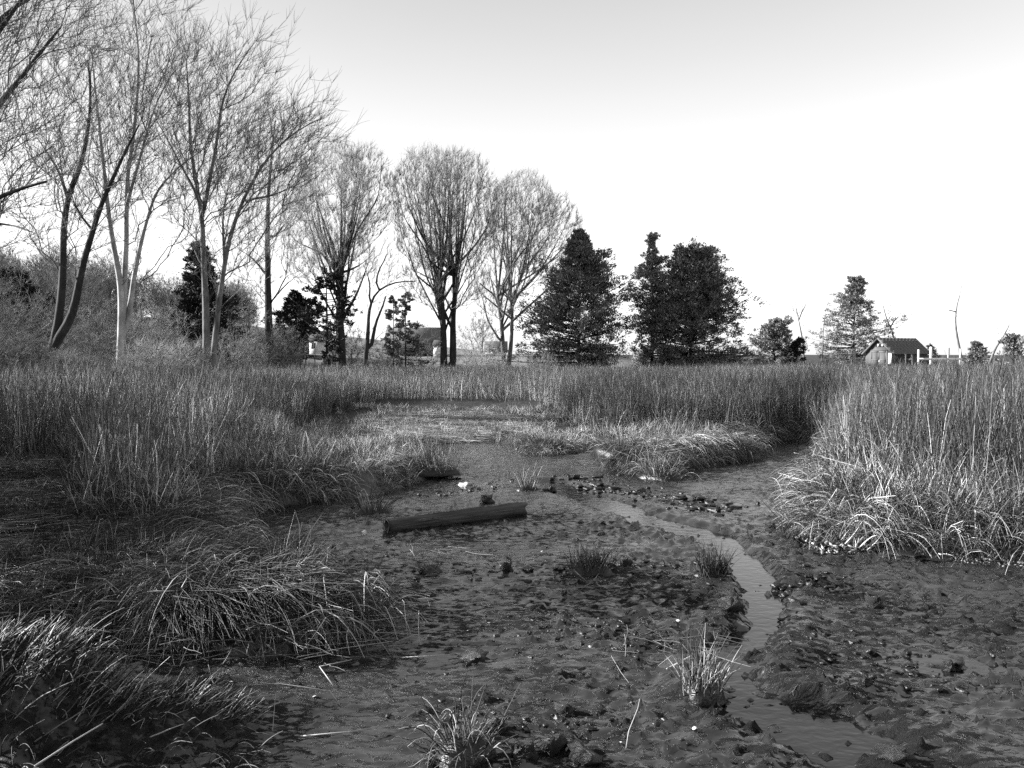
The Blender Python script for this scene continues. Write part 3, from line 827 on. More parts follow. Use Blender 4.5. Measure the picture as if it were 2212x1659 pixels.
tussock(1345, 1010, 220, 0.4, 0.42, 'shaggy mop of pale grass on the tip of the far bank', 'tussock_pale', 0.16, spread=0.9, grav=2.2)
tussock(1180, 975, 160, 0.35, 0.34, 'shaggy low grass mound on the far mud edge near the centre', 'tussock', 0.12, spread=0.9, grav=2.0)

# the large near ones on the left bank
tussock(505, 1355, 1700, 0.52, 0.56, 'large dark mound of long grass draping down to the right', 'tussock_dark', 0.0, up=0.18, lean=(0.55, -0.4), spread=0.6, grav=2.8, kink=0.06, ry=0.28, w=0.0028, bend=(0.9, -0.7), name='large_grass_tussock')
tussock(580, 1320, 200, 0.42, 0.45, 'matted grass lying over the top of the big draping mound', 'tussock', 0.0, up=0.12, lean=(0.9, 0.0), spread=0.5, grav=2.4, kink=0.08, ry=0.2, bend=(1.0, -0.3), name='large_grass_tussock')
tussock(110, 1570, 1500, 0.98, 0.15, 'near tussock of short cut straw stubble leaning right at the bottom left corner', 'tussock_pale', 0.0, up=0.7, lean=(0.55, 0.05), spread=0.2, grav=0.4, kink=0.10, ry=0.27, w=0.0034, name='large_grass_tussock')
tussock(200, 1600, 45, 0.85, 0.3, 'long loose straws sticking up to the right out of the near corner stubble', 'tussock_pale', 0.0, up=0.7, lean=(0.8, 0.1), spread=0.2, grav=0.4, kink=0.2, ry=0.28, w=0.0036, name='large_grass_tussock')
tussock(110, 1645, 260, 0.9, 0.26, 'dark straggling stalks hanging down the front of the near corner tussock', 'tussock_dark', 0.0, lean=(0.5, -0.4), spread=0.4, grav=1.8, kink=0.35, ry=0.25, w=0.0034, bend=(0.6, -0.8), name='large_grass_tussock')
tussock(240, 1250, 600, 0.8, 0.24, 'low broad tussock of broken stalks behind the big draping mound', 'tussock', 0.0, lean=(0.2, -0.1), spread=0.6, grav=1.6, kink=0.2, ry=0.4, name='large_grass_tussock')
tussock(330, 1165, 420, 0.7, 0.3, 'pale topped low tussock on the left bank below the tall grass', 'tussock', 0.0, lean=(0.3, -0.1), spread=0.7, grav=2.0, kink=0.2, ry=0.4, name='large_grass_tussock')
tussock(90, 1170, 420, 0.7, 0.26, 'dark matted tussock at the left edge under the tall grass', 'tussock_dark', 0.0, lean=(0.3, -0.2), spread=0.6, grav=2.0, kink=0.2, ry=0.5, name='large_grass_tussock')
tussock(40, 1320, 420, 0.65, 0.36, 'dark tangle of long stalks at the left edge above the mud cove', 'tussock_dark', 0.0, up=0.2, lean=(0.6, -0.1), spread=0.4, grav=2.4, kink=0.1, ry=0.35, bend=(1, -0.3), name='large_grass_tussock')
tussock(1900, 1130, 900, 0.75, 0.55, 'big dark grass mound on the right bank above the mussel bed', 'tussock_dark', 0.0, lean=(-0.3, -0.4), spread=0.6, grav=2.0, kink=0.15, ry=0.5, bend=(-0.5, -0.8), name='large_grass_tussock')
tussock(1800, 1030, 500, 0.5, 0.6, 'pale swept grass fanning down to the left at the creek bend', 'tussock_pale', 0.0, lean=(-0.8, -0.3), spread=0.4, grav=2.0, kink=0.08, ry=0.4, bend=(-1, -0.3), w=0.0022, name='large_grass_tussock')
tussock(2130, 1170, 700, 0.8, 0.62, 'tangled pale grass with crossed broken stalks at the right edge', 'tussock', 0.0, lean=(0, -0.3), spread=0.5, grav=1.3, kink=0.3, ry=0.45, name='large_grass_tussock', w=0.0023)

# single bent stalks
def stalk(pts, label, r=0.0028, base_on=True):
    P = np.array(pts, float)
    o = P[0].copy()
    mb = MB(); mb.tube(P - o, np.linspace(r, r * 0.6, len(P)), 4)
    t = mb.build('bent_stalk', M['stalk_m']); t.location = o
    tag(t, label, 'stalk')
M['stalk_m'] = simple('straw_stalk', 0.32, 0.5, 0.2, 25)
def gq(px, py, z=0.0):
    p = gp(px, py, z); return p
b_ = gp(700, 1660); stalk([gp(540,1480,0.10), gp(600,1476,0.13), gp(712,1492,0.13), b_ + [0, 0.5, 0]], 'kinked pale stalk arching over the mud right of the corner tussock')
stalk([gp(330,1540,0.15), gp(470,1515,0.14), gp(595,1500,0.10), gp(588,1590,0.0)], 'long straw with its end folded down to the mud near the corner tussock')
stalk([gp(75,1655,0.30), gp(160,1600,0.33), gp(222,1563,0.36)], 'thick straw pointing up right in the corner tussock', 0.0042)
stalk([gp(1352,1620,0.0), gp(1358,1580,0.06), gp(1378,1530,0.13), gp(1382,1510,0.17)], 'single curved stalk standing in the mud at the bottom centre')
stalk([gp(1478,1512,0.03), gp(1476,1440,0.17), gp(1474,1392,0.30), gp(1512,1440,0.18)], 'tall kinked stalk of the pale clump by the water', 0.0026)
stalk([gp(1440,1448,0.02), gp(1500,1415,0.04), gp(1560,1400,0.03)], 'pale flat driftwood sliver behind the pale clump', 0.012)
for i, (p0, p1, p2, lb) in enumerate([((720,1480),(690,1440),(760,1425),'forked dark stem lying on the mud below the big mound'),
        ((870,1420),(930,1417),(1000,1412),'thin dark root lying straight on the smooth mud'),
        ((640,1420),(740,1400),(850,1385),'long dark stem at the lower edge of the big mound'),
        ((650,1590),(760,1580),(870,1560),'dark stem lying on the wet mud near the bottom')]):
    stalk([gp(*p0, 0.02), gp(*p1, 0.035), gp(*p2, 0.02)], lb, 0.004)

# ------------------------------------------------------------------ drift log
def log():
    a = gp(836, 1150, 0.0); b = gp(1133, 1112, 0.0)
    a[2] = 0.075; b[2] = 0.085
    L = np.linalg.norm(b - a); ang = math.atan2(b[1] - a[1], b[0] - a[0])
    zc = (hz(a[0], a[1]) + hz(b[0], b[1])) / 2
    root = empty('drift_log', (a[0], a[1], 0), ang)
    tag(root, 'long dark half-rotten log with a hollow end lying on the mud', 'log')
    k, sd = 40, 28
    V = []
    for j in range(k + 1):
        t = j / k
        for i in range(sd):
            th = 2 * math.pi * i / sd
            flat = 1.0 - 0.12 * max(0, math.sin(th)) * (0.5 + 0.5 * math.sin(t * 5))
            rr = 0.077 * flat * (1 + 0.07 * math.sin(3 * th + t * 4) + 0.05 * math.sin(9 * th + 5 * math.sin(t * 3)) + 0.04 * math.sin(14 * th + t * 2)) * (1.06 - 0.10 * t + 0.05 * math.sin(t * 9 + 1) + 0.10 * math.exp(-((t - 0.36) / 0.03) ** 2) * max(0, math.sin(th + 0.3)) - 0.14 * math.exp(-((t - 0.72) / 0.09) ** 2) * max(0, math.sin(th - 0.5))) + random.uniform(-.0015, .0015)
            x = t * L + (0.02 * math.sin(4 * th) if j in (0, k) else 0) + (0.03 * math.cos(th - 0.7) if j == k else 0)
            V.append((x, rr * math.cos(th), 0.060 + 0.012 * math.sin(t * 3) + rr * math.sin(th)))
    q = [[j * sd + i, j * sd + (i + 1) % sd, (j + 1) * sd + (i + 1) % sd, (j + 1) * sd + i] for j in range(k) for i in range(sd)]
    n0 = (k + 1) * sd
    V.append((L + 0.0, 0, 0.068)); t = [[k * sd + i, k * sd + (i + 1) % sd, n0] for i in range(sd)]
    # hollow at the near end
    for ring, (xx, f) in enumerate(((0.0, 0.66), (0.13, 0.5))):
        for i in range(sd):
            th = 2 * math.pi * i / sd
            rr = 0.082 * f * (1 + 0.12 * math.sin(2 * th + 1) + 0.06 * math.sin(5 * th))
            V.append((xx, rr * math.cos(th), 0.066 + rr * math.sin(th)))
    m0 = n0 + 1
    V.append((0.13, 0, 0.066)); c0 = len(V) - 1
    q += [[i, m0 + i, m0 + (i + 1) % sd, (i + 1) % sd] for i in range(sd)]
    q += [[m0 + i, m0 + sd + i, m0 + sd + (i + 1) % sd, m0 + (i + 1) % sd] for i in range(sd)]
    t += [[m0 + sd + (i + 1) % sd, m0 + sd + i, c0] for i in range(sd)]
    MB().add(V, tris=t, quads=q).build('bark', M['logwood'], root, sm=True)
    mb = MB()
    V = []
    for i in range(sd):
        th = 2 * math.pi * i / sd
        for f in (0.99, 0.70):
            rr = 0.080 * f * (1 + 0.08 * math.sin(3 * th))
            V.append((-0.006 - 0.006 * (f > .8), rr * math.cos(th), 0.068 + rr * math.sin(th)))
    mb.add(V, quads=[[2 * i, 2 * i + 1, (2 * i + 3) % (2 * sd), (2 * i + 2) % (2 * sd)] for i in range(sd)])
    mb.build('cut_end', M['cutwood'], root)
    cr = MB()
    for i in range(7):
        x0 = random.uniform(0.2, L - 0.5); th = random.uniform(0.9, 2.9)
        p = [(x0 + u * random.uniform(0.25, 0.5), 0.0845 * math.cos(th + 0.05 * u), 0.068 + 0.084 * math.sin(th + 0.05 * u)) for u in (0, 0.5, 1)]
        cr.tube(p, [0.001, 0.004, 0.001], 4)
    cr.build('splinter_ridges', M['cutwood'], root)
M['logwood'] = simple('rotten_wood', 0.042, 0.7, 0.8, 9, 0.012, 22, 0.4, (0.25, 3, 3))
M['cutwood'] = simple('grey_cut_wood', 0.13, 0.8, 0.5, 30, 0.003, 60)
log()

# ------------------------------------------------------------------ stones, clods, shells
def lump_mesh(seed, sq=0.7, jag=0.25, n=2, s=10):
    jag *= 1.5
    r_ = random.Random(seed)
    V = []; k1, k2 = s, s // 2
    off = [(r_.gauss(0, 1), r_.gauss(0, 1), r_.gauss(0, 1), r_.uniform(2, 6), r_.uniform(0, 6)) for _ in range(8)]
    for j in range(k2 + 1):
        ph = math.pi * j / k2 - math.pi / 2
        for i in range(k1):
            th = 2 * math.pi * i / k1
            p = (math.cos(ph) * math.cos(th), math.cos(ph) * math.sin(th), math.sin(ph))
            f = 1 + jag * sum(math.sin((p[0]*o[0] + p[1]*o[1] + p[2]*o[2]) * o[3] + o[4]) for o in off) / 4 + r_.uniform(-jag, jag) * 0.6
            if j in (0, k2): f = 1
            V.append((p[0] * f, p[1] * f, p[2] * f * sq))
    q = [[j * k1 + i, j * k1 + (i + 1) % k1, (j + 1) * k1 + (i + 1) % k1, (j + 1) * k1 + i] for j in range(k2) for i in range(k1)]
    return mesh_np('clod', V, quads=q)
LM = [lump_mesh(i, 0.65, 0.3, s=14) for i in range(8)]
for m_ in LM: m_.materials.append(M['lump'])
def clod(px, py, wpx, hpx, label, name='mud_clod', mat=None, group=None, cat='clod', seed=None, flat=None):
    p = gp(px, py); Yd = p[1]
    z = hz(p[0], p[1])
    sx = wpx / 2 / FPX * Yd; sz = hpx / 2 / FPX * Yd
    me = LM[(seed if seed is not None else int(px + py)) % 8]
    if mat: me = me.copy(); me.materials.clear(); me.materials.append(M[mat])
    o = obj(name, me)
    o.location = (p[0], p[1], z + sz * 0.5); o.scale = (sx, sx * 0.8, sz / 0.65); o.rotation_euler = (0, 0, random.uniform(0, 6))
    tag(o, label, cat, group); return o
clod(1050, 1088, 36, 24, 'round black clod right behind the far half of the log')
clod(1008, 1056, 30, 16, 'pale flat stone at the left mud edge behind the log', 'stone', 'stone', cat='stone')
clod(1190, 1062, 22, 14, 'small dark clod right of the sparse pale clump')
clod(1245, 1040, 18, 12, 'small dark clod on the far mud towards the centre')
clod(1095, 1235, 26, 26, 'pointed dark mud spike standing in the middle mud')
clod(1890, 1312, 36, 26, 'dark angular clod standing alone on the right mud')
clod(1025, 1425, 70, 22, 'smooth sloping dark lump on the glossy mud', seed=3)
clod(700, 1250, 110, 34, 'square black mud block beside the thin dark clump', seed=1)
clod(1220, 1545, 44, 28, 'cup shaped dark lump left of the single stalk', seed=2)
clod(1350, 1225, 26, 20, 'dark lump beside the bristly clump')
clod(1190, 1625, 60, 36, 'dark ragged lump right of the drooping bottom clump', seed=5)
clod(1075, 1580, 42, 28, 'rounded shell-grey lump behind the drooping bottom clump', seed=6)
clod(1135, 1640, 60, 34, 'black broken lump beside the drooping bottom clump', seed=4)
clod(1260, 1640, 70, 30, 'wet dark lump at the bottom right of the lump row', seed=7)
clod(2050, 1445, 34, 24, 'ragged dark clod on the glossy right mud', seed=2)
clod(1870, 1500, 30, 22, 'low dark clod at the centre of the right mud', seed=4)
clod(1665, 1140, 26, 14, 'small dark clod at the foot of the right slope', seed=1)
clod(1500, 1080, 40, 14, 'knobbly grey clod on the wet far mud', seed=0)
clod(1930, 1650, 90, 30, 'wide dark hump cut by the bottom edge of the picture', seed=3)
clod(1580, 1340, 60, 34, 'dark lump at the left side of the water thread', seed=5)
clod(1530, 1365, 22, 10, 'low grey clod beside the dark lump at the water thread', seed=5)
clod(1960, 1197, 150, 16, 'low dark ridge of weed below the right bank', seed=6)
clod(630, 1248, 26, 14, 'bright pale stone left of the thin dark clump', 'stone', 'stone', cat='stone', seed=1)
clod(787, 1155, 16, 10, 'white broken shell lump at the near end of the log', 'shell_lump', 'shell', cat='shell', seed=2)
clod(1430, 1000, 12, 7, 'white shell on the far mud in front of the mop of grass', 'shell_lump', 'shell', cat='shell', seed=3)
# belt of clods left by the tide: real lumps, far too many to count
g = MB(); g2 = MB()
def many(cnt,  fx, fy, spread, smin, smax):
    for _ in range(cnt):
        t = random.random() * (len(fx) - 1); i = int(t); u = t - i
        px = fx[i] * (1 - u) + fx[i + 1] * u + random.gauss(0, spread); py = fy[i] * (1 - u) + fy[i + 1] * u + random.gauss(0, spread * 0.28)
        if py < 955: continue
        p = gp(px, py)
        if sdf(np.array([p[0]]), np.array([p[1]]))[0] > 0: continue
        me = LM[random.randrange(8)]
        s = random.uniform(smin, smax)
        P_.append((p[0], p[1], s))
P_ = []
many(170, [1180,1260,1340,1420,1500,1560], [1040,1050,1062,1080,1092,1100], 34, 0.018, 0.06)
many(110, [880,1000,1150,1300,1450], [1240,1235,1245,1235,1230], 40, 0.01, 0.035)
many(160, [1100,1200,1300,1400], [1330,1350,1370,1400], 90, 0.008, 0.022)
many(160, [1680,1800,1950,2150], [1330,1400,1450,1500], 110, 0.008, 0.024)
many(110, [900,1100,1300,1500], [1500,1560,1600,1560], 90, 0.006, 0.018)
many(60, [600,700,800], [1150,1200,1240], 50, 0.008, 0.024)
many(70, [880,1000,1100], [1075,1060,1045], 25, 0.01, 0.03)
many(90, [1560,1700,1780], [1230,1300,1250], 40, 0.015, 0.045)
base_v = []
for m_ in LM:
    a_ = np.empty(len(m_.vertices) * 3); m_.vertices.foreach_get('co', a_); base_v.append(a_.reshape(-1, 3))
qd = np.array([p.vertices[:] for p in LM[0].polygons])
PX = np.array([p[0] for p in P_]); PY = np.array([p[1] for p in P_]); PZ = height(PX, PY)
for (x, y, s), z in zip(P_, PZ):
    s *= random.choice((0.45, 0.6, 0.8, 1.0))
    bv = base_v[random.randrange(8)] * [s * random.uniform(.8, 2.2), s * random.uniform(.6, 1.2), s * random.uniform(.4, 1.1)] 
    a = random.uniform(0, 6); c_, s_2 = math.cos(a), math.sin(a)
    bv = np.stack([bv[:, 0] * c_ - bv[:, 1] * s_2, bv[:, 0] * s_2 + bv[:, 1] * c_, bv[:, 2]], 1) + [x, y, z + s * 0.05]
    g.add(bv, quads=qd)
tag(g.build('mud_crumbs', M['lump']), 'scattered small crumbs and clods of dark mud on the creek bed', 'mud crumbs', kind='stuff')

# mussel bed under the right bank
def shell_batch(cnt, poly_px, mat, name, label, zoff=0.02, size=(0.016, 0.034)):
    mb = MB(); poly = np.array([gp(x, y, 0.03)[:2] for x, y in poly_px])
    lo, hi = poly.min(0), poly.max(0)
    X = rng.uniform(lo[0], hi[0], cnt * 5); Y = rng.uniform(lo[1], hi[1], cnt * 5)
    k = inside(poly, X, Y); X, Y = X[k][:cnt], Y[k][:cnt]; Z = height(X, Y)
    k1, k2 = 8, 4
    V0 = []
    for j in range(k2 + 1):
        ph = math.pi * j / k2 - math.pi / 2
        for i in range(k1):
            th = 2 * math.pi * i / k1
            V0.append((math.cos(ph) * math.cos(th) * (1 + 0.3 * math.cos(th)), 0.5 * math.cos(ph) * math.sin(th), 0.32 * math.sin(ph)))
    V0 = np.array(V0)
    q = np.array([[j * k1 + i, j * k1 + (i + 1) % k1, (j + 1) * k1 + (i + 1) % k1, (j + 1) * k1 + i] for j in range(k2) for i in range(k1)])
    from mathutils import Euler
    for x, y, z in zip(X, Y, Z):
        s = random.uniform(*size)
        m3 = np.array(Euler((random.uniform(-.8, .8), random.uniform(-.8, .8), random.uniform(0, 6.3))).to_matrix())
        mb.add(V0 * s @ m3.T + [x, y, z + zoff * random.random() + 0.004], quads=q)
    return tag(mb.build(name, M[mat]), label, 'shells', kind='stuff')
shell_batch(700, [(1700,1165),(1760,1120),(1840,1110),(1900,1150),(1960,1175),(1900,1190),(1780,1195)], 'mussel', 'mussel_bed', 'bed of dark mussel shells packed under the right bank')
shell_batch(330, [(1900,1190),(1990,1170),(2080,1175),(2212,1190),(2230,1225),(2100,1215),(1990,1195)], 'mussel_pale' if 'mussel_pale' in M else 'shell', 'shell_litter', 'pale broken shells and leaves along the foot of the right bank') if False else None
M['mussel_pale'] = blade_mat('bleached_shells', 0.02, 0.42, 0.5, 0.35, inst=False)
shell_batch(420, [(1900,1190),(1990,1170),(2080,1175),(2212,1190),(2230,1225),(2100,1218),(1990,1198)], 'mussel_pale', 'shell_litter', 'pale broken shells strewn along the foot of the right bank', size=(0.010, 0.022))
SH = lump_mesh(99, 0.3, 0.12, s=10); SH.materials.append(M['shell'])
spots = [(1465,1352,'white shell on the mud left of the water thread'),(1275,1405,'long white shell sliver in the centre mud'),(680,1508,'round white shell in front of the corner tussock'),
         (1340,1605,'bright shell beside the single stalk'),(1500,1600,'small curved shell right of the bottom lumps'),(1170,1190,'white shell chip on the mid mud before the log'),
         (1735,1600,'white shell at the bottom end of the water thread'),(2210,1218,'large white shell at the right frame edge'),(1800,1262,'small white shell near the low hump'),
         (1405,1140,'pale shell on the wet mud right of the log'),(1320,985,'tiny white shell at the far mud edge'),(500,1485,'small white shell by the fallen straw')]
for i, (x, y, lb) in enumerate(spots):
    p = gp(x, y); o = obj('shell', SH); s = random.uniform(0.006, 0.011) * (1 + 0.07 * p[1])
    o.location = (p[0], p[1], hz(p[0], p[1]) + s * 0.3); o.scale = (s * 1.4, s, s); o.rotation_euler = (random.uniform(-.3, .3), random.uniform(-.4, .4), random.uniform(0, 6))
    tag(o, lb, 'shell')

# ------------------------------------------------------------------ bare trees
def seed_stems(stems, D, jit=0.0):
    """stems: list of (polyline px, r0, r1, depth drift, parent stem index or None)"""
    P, par, RR = [], [], []
    ends = []
    for si, st in enumerate(stems):
        pl, r0, r1, drift = st[:4]
        pts = []
        for i, (x, y) in enumerate(pl):
            t = i / max(1, len(pl) - 1)
            pts.append(at(x, y, D + drift * t + random.gauss(0, jit)))
        # resample
        q = [pts[0]]
        for a, b in zip(pts[:-1], pts[1:]):
            L = np.linalg.norm(b - a); m = max(1, int(L / 0.45))
            for j in range(1, m + 1):
                q.append(a + (b - a) * j / m + (np.random.default_rng(si * 100 + j).normal(0, 0.02, 3) if j < m else 0))
        q = np.array(q)
        if len(q) > 4:    # soften corners
            for _ in range(2): q[1:-1] = 0.25 * q[:-2] + 0.5 * q[1:-1] + 0.25 * q[2:]
        start = len(P)
        if si == 0: pa = -1
        else:
            pa = int(np.argmin(np.linalg.norm(np.array(P) - q[0], axis=1)))
            if np.linalg.norm(P[pa] - q[0]) > 0.01 and np.linalg.norm(P[pa] - q[0]) < 0.6: q = q[1:] if len(q) > 2 else q
        for i, p in enumerate(q):
            P.append(p); par.append(pa if i == 0 else len(P) - 2)
            t = i / (len(q) - 1); RR.append(r0 * (1 - t) + r1 * t)
    return np.array(P), np.array(par), np.array(RR)

def grow(P0, par0, R0, targets, bf=0.35, down=1.2, step=0.45, turn=0.35, rs=None, maxn=9000, tipr=0.006, expo=2.3, attach_from=0):
    rs = rs or np.random.default_rng(1)
    n0 = len(P0)
    P = np.zeros((maxn, 3)); par = np.full(maxn, -1); pl = np.zeros(maxn); D = np.zeros((maxn, 3))
    P[:n0] = P0; par[:n0] = par0
    for i in range(n0):
        if par0[i] >= 0:
            v = P0[i] - P0[par0[i]]; L = np.linalg.norm(v); pl[i] = pl[par0[i]] + L; D[i] = v / (L + 1e-9)
        else: D[i] = (0, 0, 1)
    n = n0
    base = P0[0]
    order = np.argsort(np.linalg.norm(targets - base, axis=1))
    for ti in order:
        t = targets[ti]
        v = t - P[attach_from:n]; d = np.linalg.norm(v, axis=1)
        cosang = (v * D[attach_from:n]).sum(1) / (d + 1e-9)
        cost = d * (1 + turn * (1 - cosang)) + bf * pl[attach_from:n] + down * np.clip(-v[:, 2], 0, None)
        j = int(np.argmin(cost)) + attach_from
        L = np.linalg.norm(t - P[j])
        if L < 0.12: continue
        m = max(1, int(round(L / step)))
        if n + m >= maxn - 2: break
        c = P[j] + (D[j] * 0.55 + np.array([0, 0, 0.12])) * L * 0.5
        prev = j
        for s in range(1, m + 1):
            u = s / m
            p = (1 - u) ** 2 * P[j] + 2 * u * (1 - u) * c + u * u * t
            if s < m: p = p + rs.normal(0, 0.035, 3)
            P[n] = p; par[n] = prev
            vv = p - P[prev]; l = np.linalg.norm(vv); pl[n] = pl[prev] + l; D[n] = vv / (l + 1e-9)
            prev = n; n += 1
    P, par, D = P[:n], par[:n], D[:n]
    acc = np.zeros(n); nch = np.zeros(n, int)
    for i in range(n - 1, -1, -1):
        if nch[i] == 0: acc[i] = tipr ** expo
        if par[i] >= 0: acc[par[i]] += acc[i]; nch[par[i]] += 1
    RR = acc ** (1 / expo)
    RR[:n0] = np.maximum(R0, RR[:n0] * 0.6) if n0 else RR[:n0]
    # radii never grow outward
    for i in range(n):
        if par[i] >= 0 and RR[i] > RR[par[i]]: RR[i] = RR[par[i]]
    return P, par, RR, D

def add_twigs(P, par, RR, D, count, rs, L=(0.25, 0.6), upb=0.35, rmax=0.03, r0=0.005, spread=0.8):
    cand = np.where((RR < rmax) & (par >= 0))[0]
    if len(cand) == 0: return P, par, RR
    pick = rs.choice(cand, count)
    d = D[pick] * 0.8 + rs.normal(0, spread * 0.6, (count, 3)) + [0.22, 0, upb]
    d /= np.linalg.norm(d, axis=1, keepdims=True)
    l = rs.uniform(*L, count)[:, None]
    p1 = P[pick] + d * l * 0.5
    d2 = d + rs.normal(0, 0.25, (count, 3)) + [0, 0, 0.15]; d2 /= np.linalg.norm(d2, axis=1, keepdims=True)
    p2 = p1 + d2 * l * 0.5
    n = len(P)
    Pn = np.concatenate([P, p1, p2]); pn = np.concatenate([par, pick, n + np.arange(count)])
    Rn = np.concatenate([RR, np.full(count, r0), np.full(count, r0 * 0.5)])
    return Pn, pn, Rn

def skel_mesh(name, P, par, RR, sel, sides):
    """tube mesh over the edges (par[i], i) for i in sel"""
    n = len(P)
    sel = np.where(sel & (par >= 0))[0]
    if len(sel) == 0: return None
    # main child of each node among sel = thickest
    order = np.argsort(RR[sel], kind='stable')
    main = np.full(n, -1); main[par[sel[order]]] = sel[order]
    insel = np.zeros(n, bool); insel[sel] = True
    is_main = (main[par[sel]] == sel) & (insel[par[sel]] | (par[par[sel]] < 0))
    # node rings
    used = np.zeros(n, bool); used[sel] = True; used[par[sel[is_main]]] = True
    ids = np.where(used)[0]; ridx = np.full(n, -1); ridx[ids] = np.arange(len(ids))
    T = np.zeros((n, 3)); hp = par >= 0
    T[hp] += P[hp] - P[par[hp]]
    mm = np.where(main >= 0)[0]; T[mm] += (P[main[mm]] - P[mm])
    T /= np.linalg.norm(T, axis=1, keepdims=True) + 1e-9
    rp, rt, rr = [P[ids]], [T[ids]], [RR[ids]]
    side = sel[~is_main]
    tv = P[side] - P[par[side]]; tv /= np.linalg.norm(tv, axis=1, keepdims=True) + 1e-9
    rp.append(P[par[side]]); rt.append(tv); rr.append(np.minimum(RR[side] * 1.25, RR[par[side]]))
    RP, RT, RW = np.concatenate(rp), np.concatenate(rt), np.concatenate(rr)
    ref = np.array([0.35, 0.93, 0.12])
    U = np.cross(RT, ref); U /= np.linalg.norm(U, axis=1, keepdims=True) + 1e-9
    W = np.cross(RT, U)
    ph = np.arange(sides) * 2 * np.pi / sides
    V = RP[:, None] + RW[:, None, None] * (np.cos(ph)[None, :, None] * U[:, None] + np.sin(ph)[None, :, None] * W[:, None])
    a = np.concatenate([ridx[par[sel[is_main]]], len(ids) + np.arange(len(side))])
    b = np.concatenate([ridx[sel[is_main]], ridx[side]])
    j = np.arange(sides)[None]; j2 = (j + 1) % sides
    Q = np.stack([a[:, None] * sides + j, a[:, None] * sides + j2, b[:, None] * sides + j2, b[:, None] * sides + j], -1).reshape(-1, 4)
    return mesh_np(name, V.reshape(-1, 3), quads=Q, smooth_shade=sides > 4)

TREE_TRIS = 0
def finish_tree(P, par, RR, label, name='bare_tree', bark='bark', twig='twig', thr=0.035, group=None, cat='tree'):
    global TREE_TRIS
    o = P[0].copy()
    root = empty(name, o)
    tag(root, label, cat, group)
    Q = P - o
    m1 = skel_mesh('trunk', Q, par, RR, RR >= thr, 7)
    m2 = skel_mesh('crown', Q, par, RR, RR < thr, 3)
    if m1: obj('trunk', m1, M[bark], root); TREE_TRIS += len(m1.polygons) * 2
    if m2: obj('crown', m2, M[twig], root); TREE_TRIS += len(m2.polygons) * 2
    return root

def ell_targets(ells, D, n, rs, shell=0.5):
    """ells: (px,py,rx_px,ry_px,depth_m,weight)"""
    out = []
    W = np.array([e[5] for e in ells], float); W /= W.sum()
    for e, w in zip(ells, W):
        m = int(n * w)
        v = rs.normal(0, 1, (m, 3)); v /= np.linalg.norm(v, axis=1, keepdims=True)
        r = rs.random(m) ** (1 / 3 * shell + 0.0) 
        v *= r[:, None]
        c = at(e[0], e[1], D); k = D / FPX
        out.append(c + v * [e[2] * k, e[4], e[3] * k])
    return np.concatenate(out)

def hero(label, D, stems, ells, nt, ntw, bark='bark', twig='twig', seed=1, bf=0.4, tip=0.006, name='bare_tree', upb=0.35, L=(0.3, 0.7), group=None, thr=0.03, turn=0.6, shell=0.75, down=1.2):
    nt = int(nt * 0.75); ntw = int(ntw * 0.85)
    rs = np.random.default_rng(seed); random.seed(seed)
    P0, p0, R0 = seed_stems(stems, D)
    # carry the foot down into the ground
    z = hz(P0[0][0], P0[0][1])
    if P0[0][2] > z - 0.1:
        P0 = np.concatenate([[[P0[0][0], P0[0][1], z - 0.2]], P0]); p0 = np.concatenate([[-1], np.where(p0 < 0, 0, p0 + 1)]); R0 = np.concatenate([[R0[0] * 1.35], R0])
    T = ell_targets(ells, D, nt // 2, rs, shell)
    Hs = P0[:, 2].max() - z
    cand = np.where((P0[:, 2] > z + 0.42 * Hs))[0]
    pk = rs.choice(cand, nt - nt // 2)
    fr = (P0[pk, 2] - z) / Hs
    T2 = P0[pk] + rs.normal(0, 1, (len(pk), 3)) * (Hs * 0.095 * (1.15 - 0.55 * fr))[:, None] + np.array([0.35, 0, 0.7]) * rs.random(len(pk))[:, None] * 0.07 * Hs
    T = np.concatenate([T, T2])
    T = T[T[:, 2] > z + 2.0] if name == 'bare_tree' else T
    P, par, RR, Dr = grow(P0, p0, R0, T, bf, rs=rs, tipr=tip, turn=turn, down=down)
    P, par, RR = add_twigs(P, par, RR, Dr, int(ntw * 0.6), rs, (L[0] * 1.2, L[1] * 1.3), upb, r0=tip * 0.85, spread=0.6)
    return finish_tree(P, par, RR, label, name, bark, twig, group=group, thr=thr)

# --- left group
hero('dark twin-stemmed tree leaning right at the left thicket', 30,
     [([(112,760),(128,690),(136,600),(137,500),(143,425),(170,375),(188,300),(197,215),(190,130)], 0.17, 0.03, 0.5),
      ([(118,745),(160,680),(174,590),(200,500),(222,435),(262,345),(300,270)], 0.17, 0.03, -1.0),
      ([(143,425),(132,375),(108,340),(82,300)], 0.06, 0.02, 1.0),
      ([(200,500),(160,440),(150,400)], 0.04, 0.02, -1.0)],
     [(150,250,170,190,3.2,3),(80,420,90,130,2.5,1),(260,330,90,130,2.5,1)], 1300, 6000, 'bark_dark', 'twig', 11)
hero('tall pale-barked tree with three slender stems in the left group', 32,
     [([(260,760),(262,700),(262,620),(248,545),(236,482),(226,384),(216,288),(206,200),(198,120)], 0.15, 0.025, -0.5),
      ([(265,700),(269,610),(273,480),(274,384),(290,280),(298,190),(300,110),(290,30),(285,-40)], 0.13, 0.025, 0.5),
      ([(266,735),(276,690),(292,580),(306,508),(336,412),(384,357),(440,322)], 0.12, 0.02, 1.0),
      ([(274,440),(293,374),(317,288),(336,216),(372,160)], 0.07, 0.02, -1.0)],
     [(300,60,120,170,3.2,3),(240,230,150,220,3.4,3),(380,300,110,150,3.0,2),(330,180,110,160,3,1)], 1900, 8500, 'bark_pale', 'twig', 12)
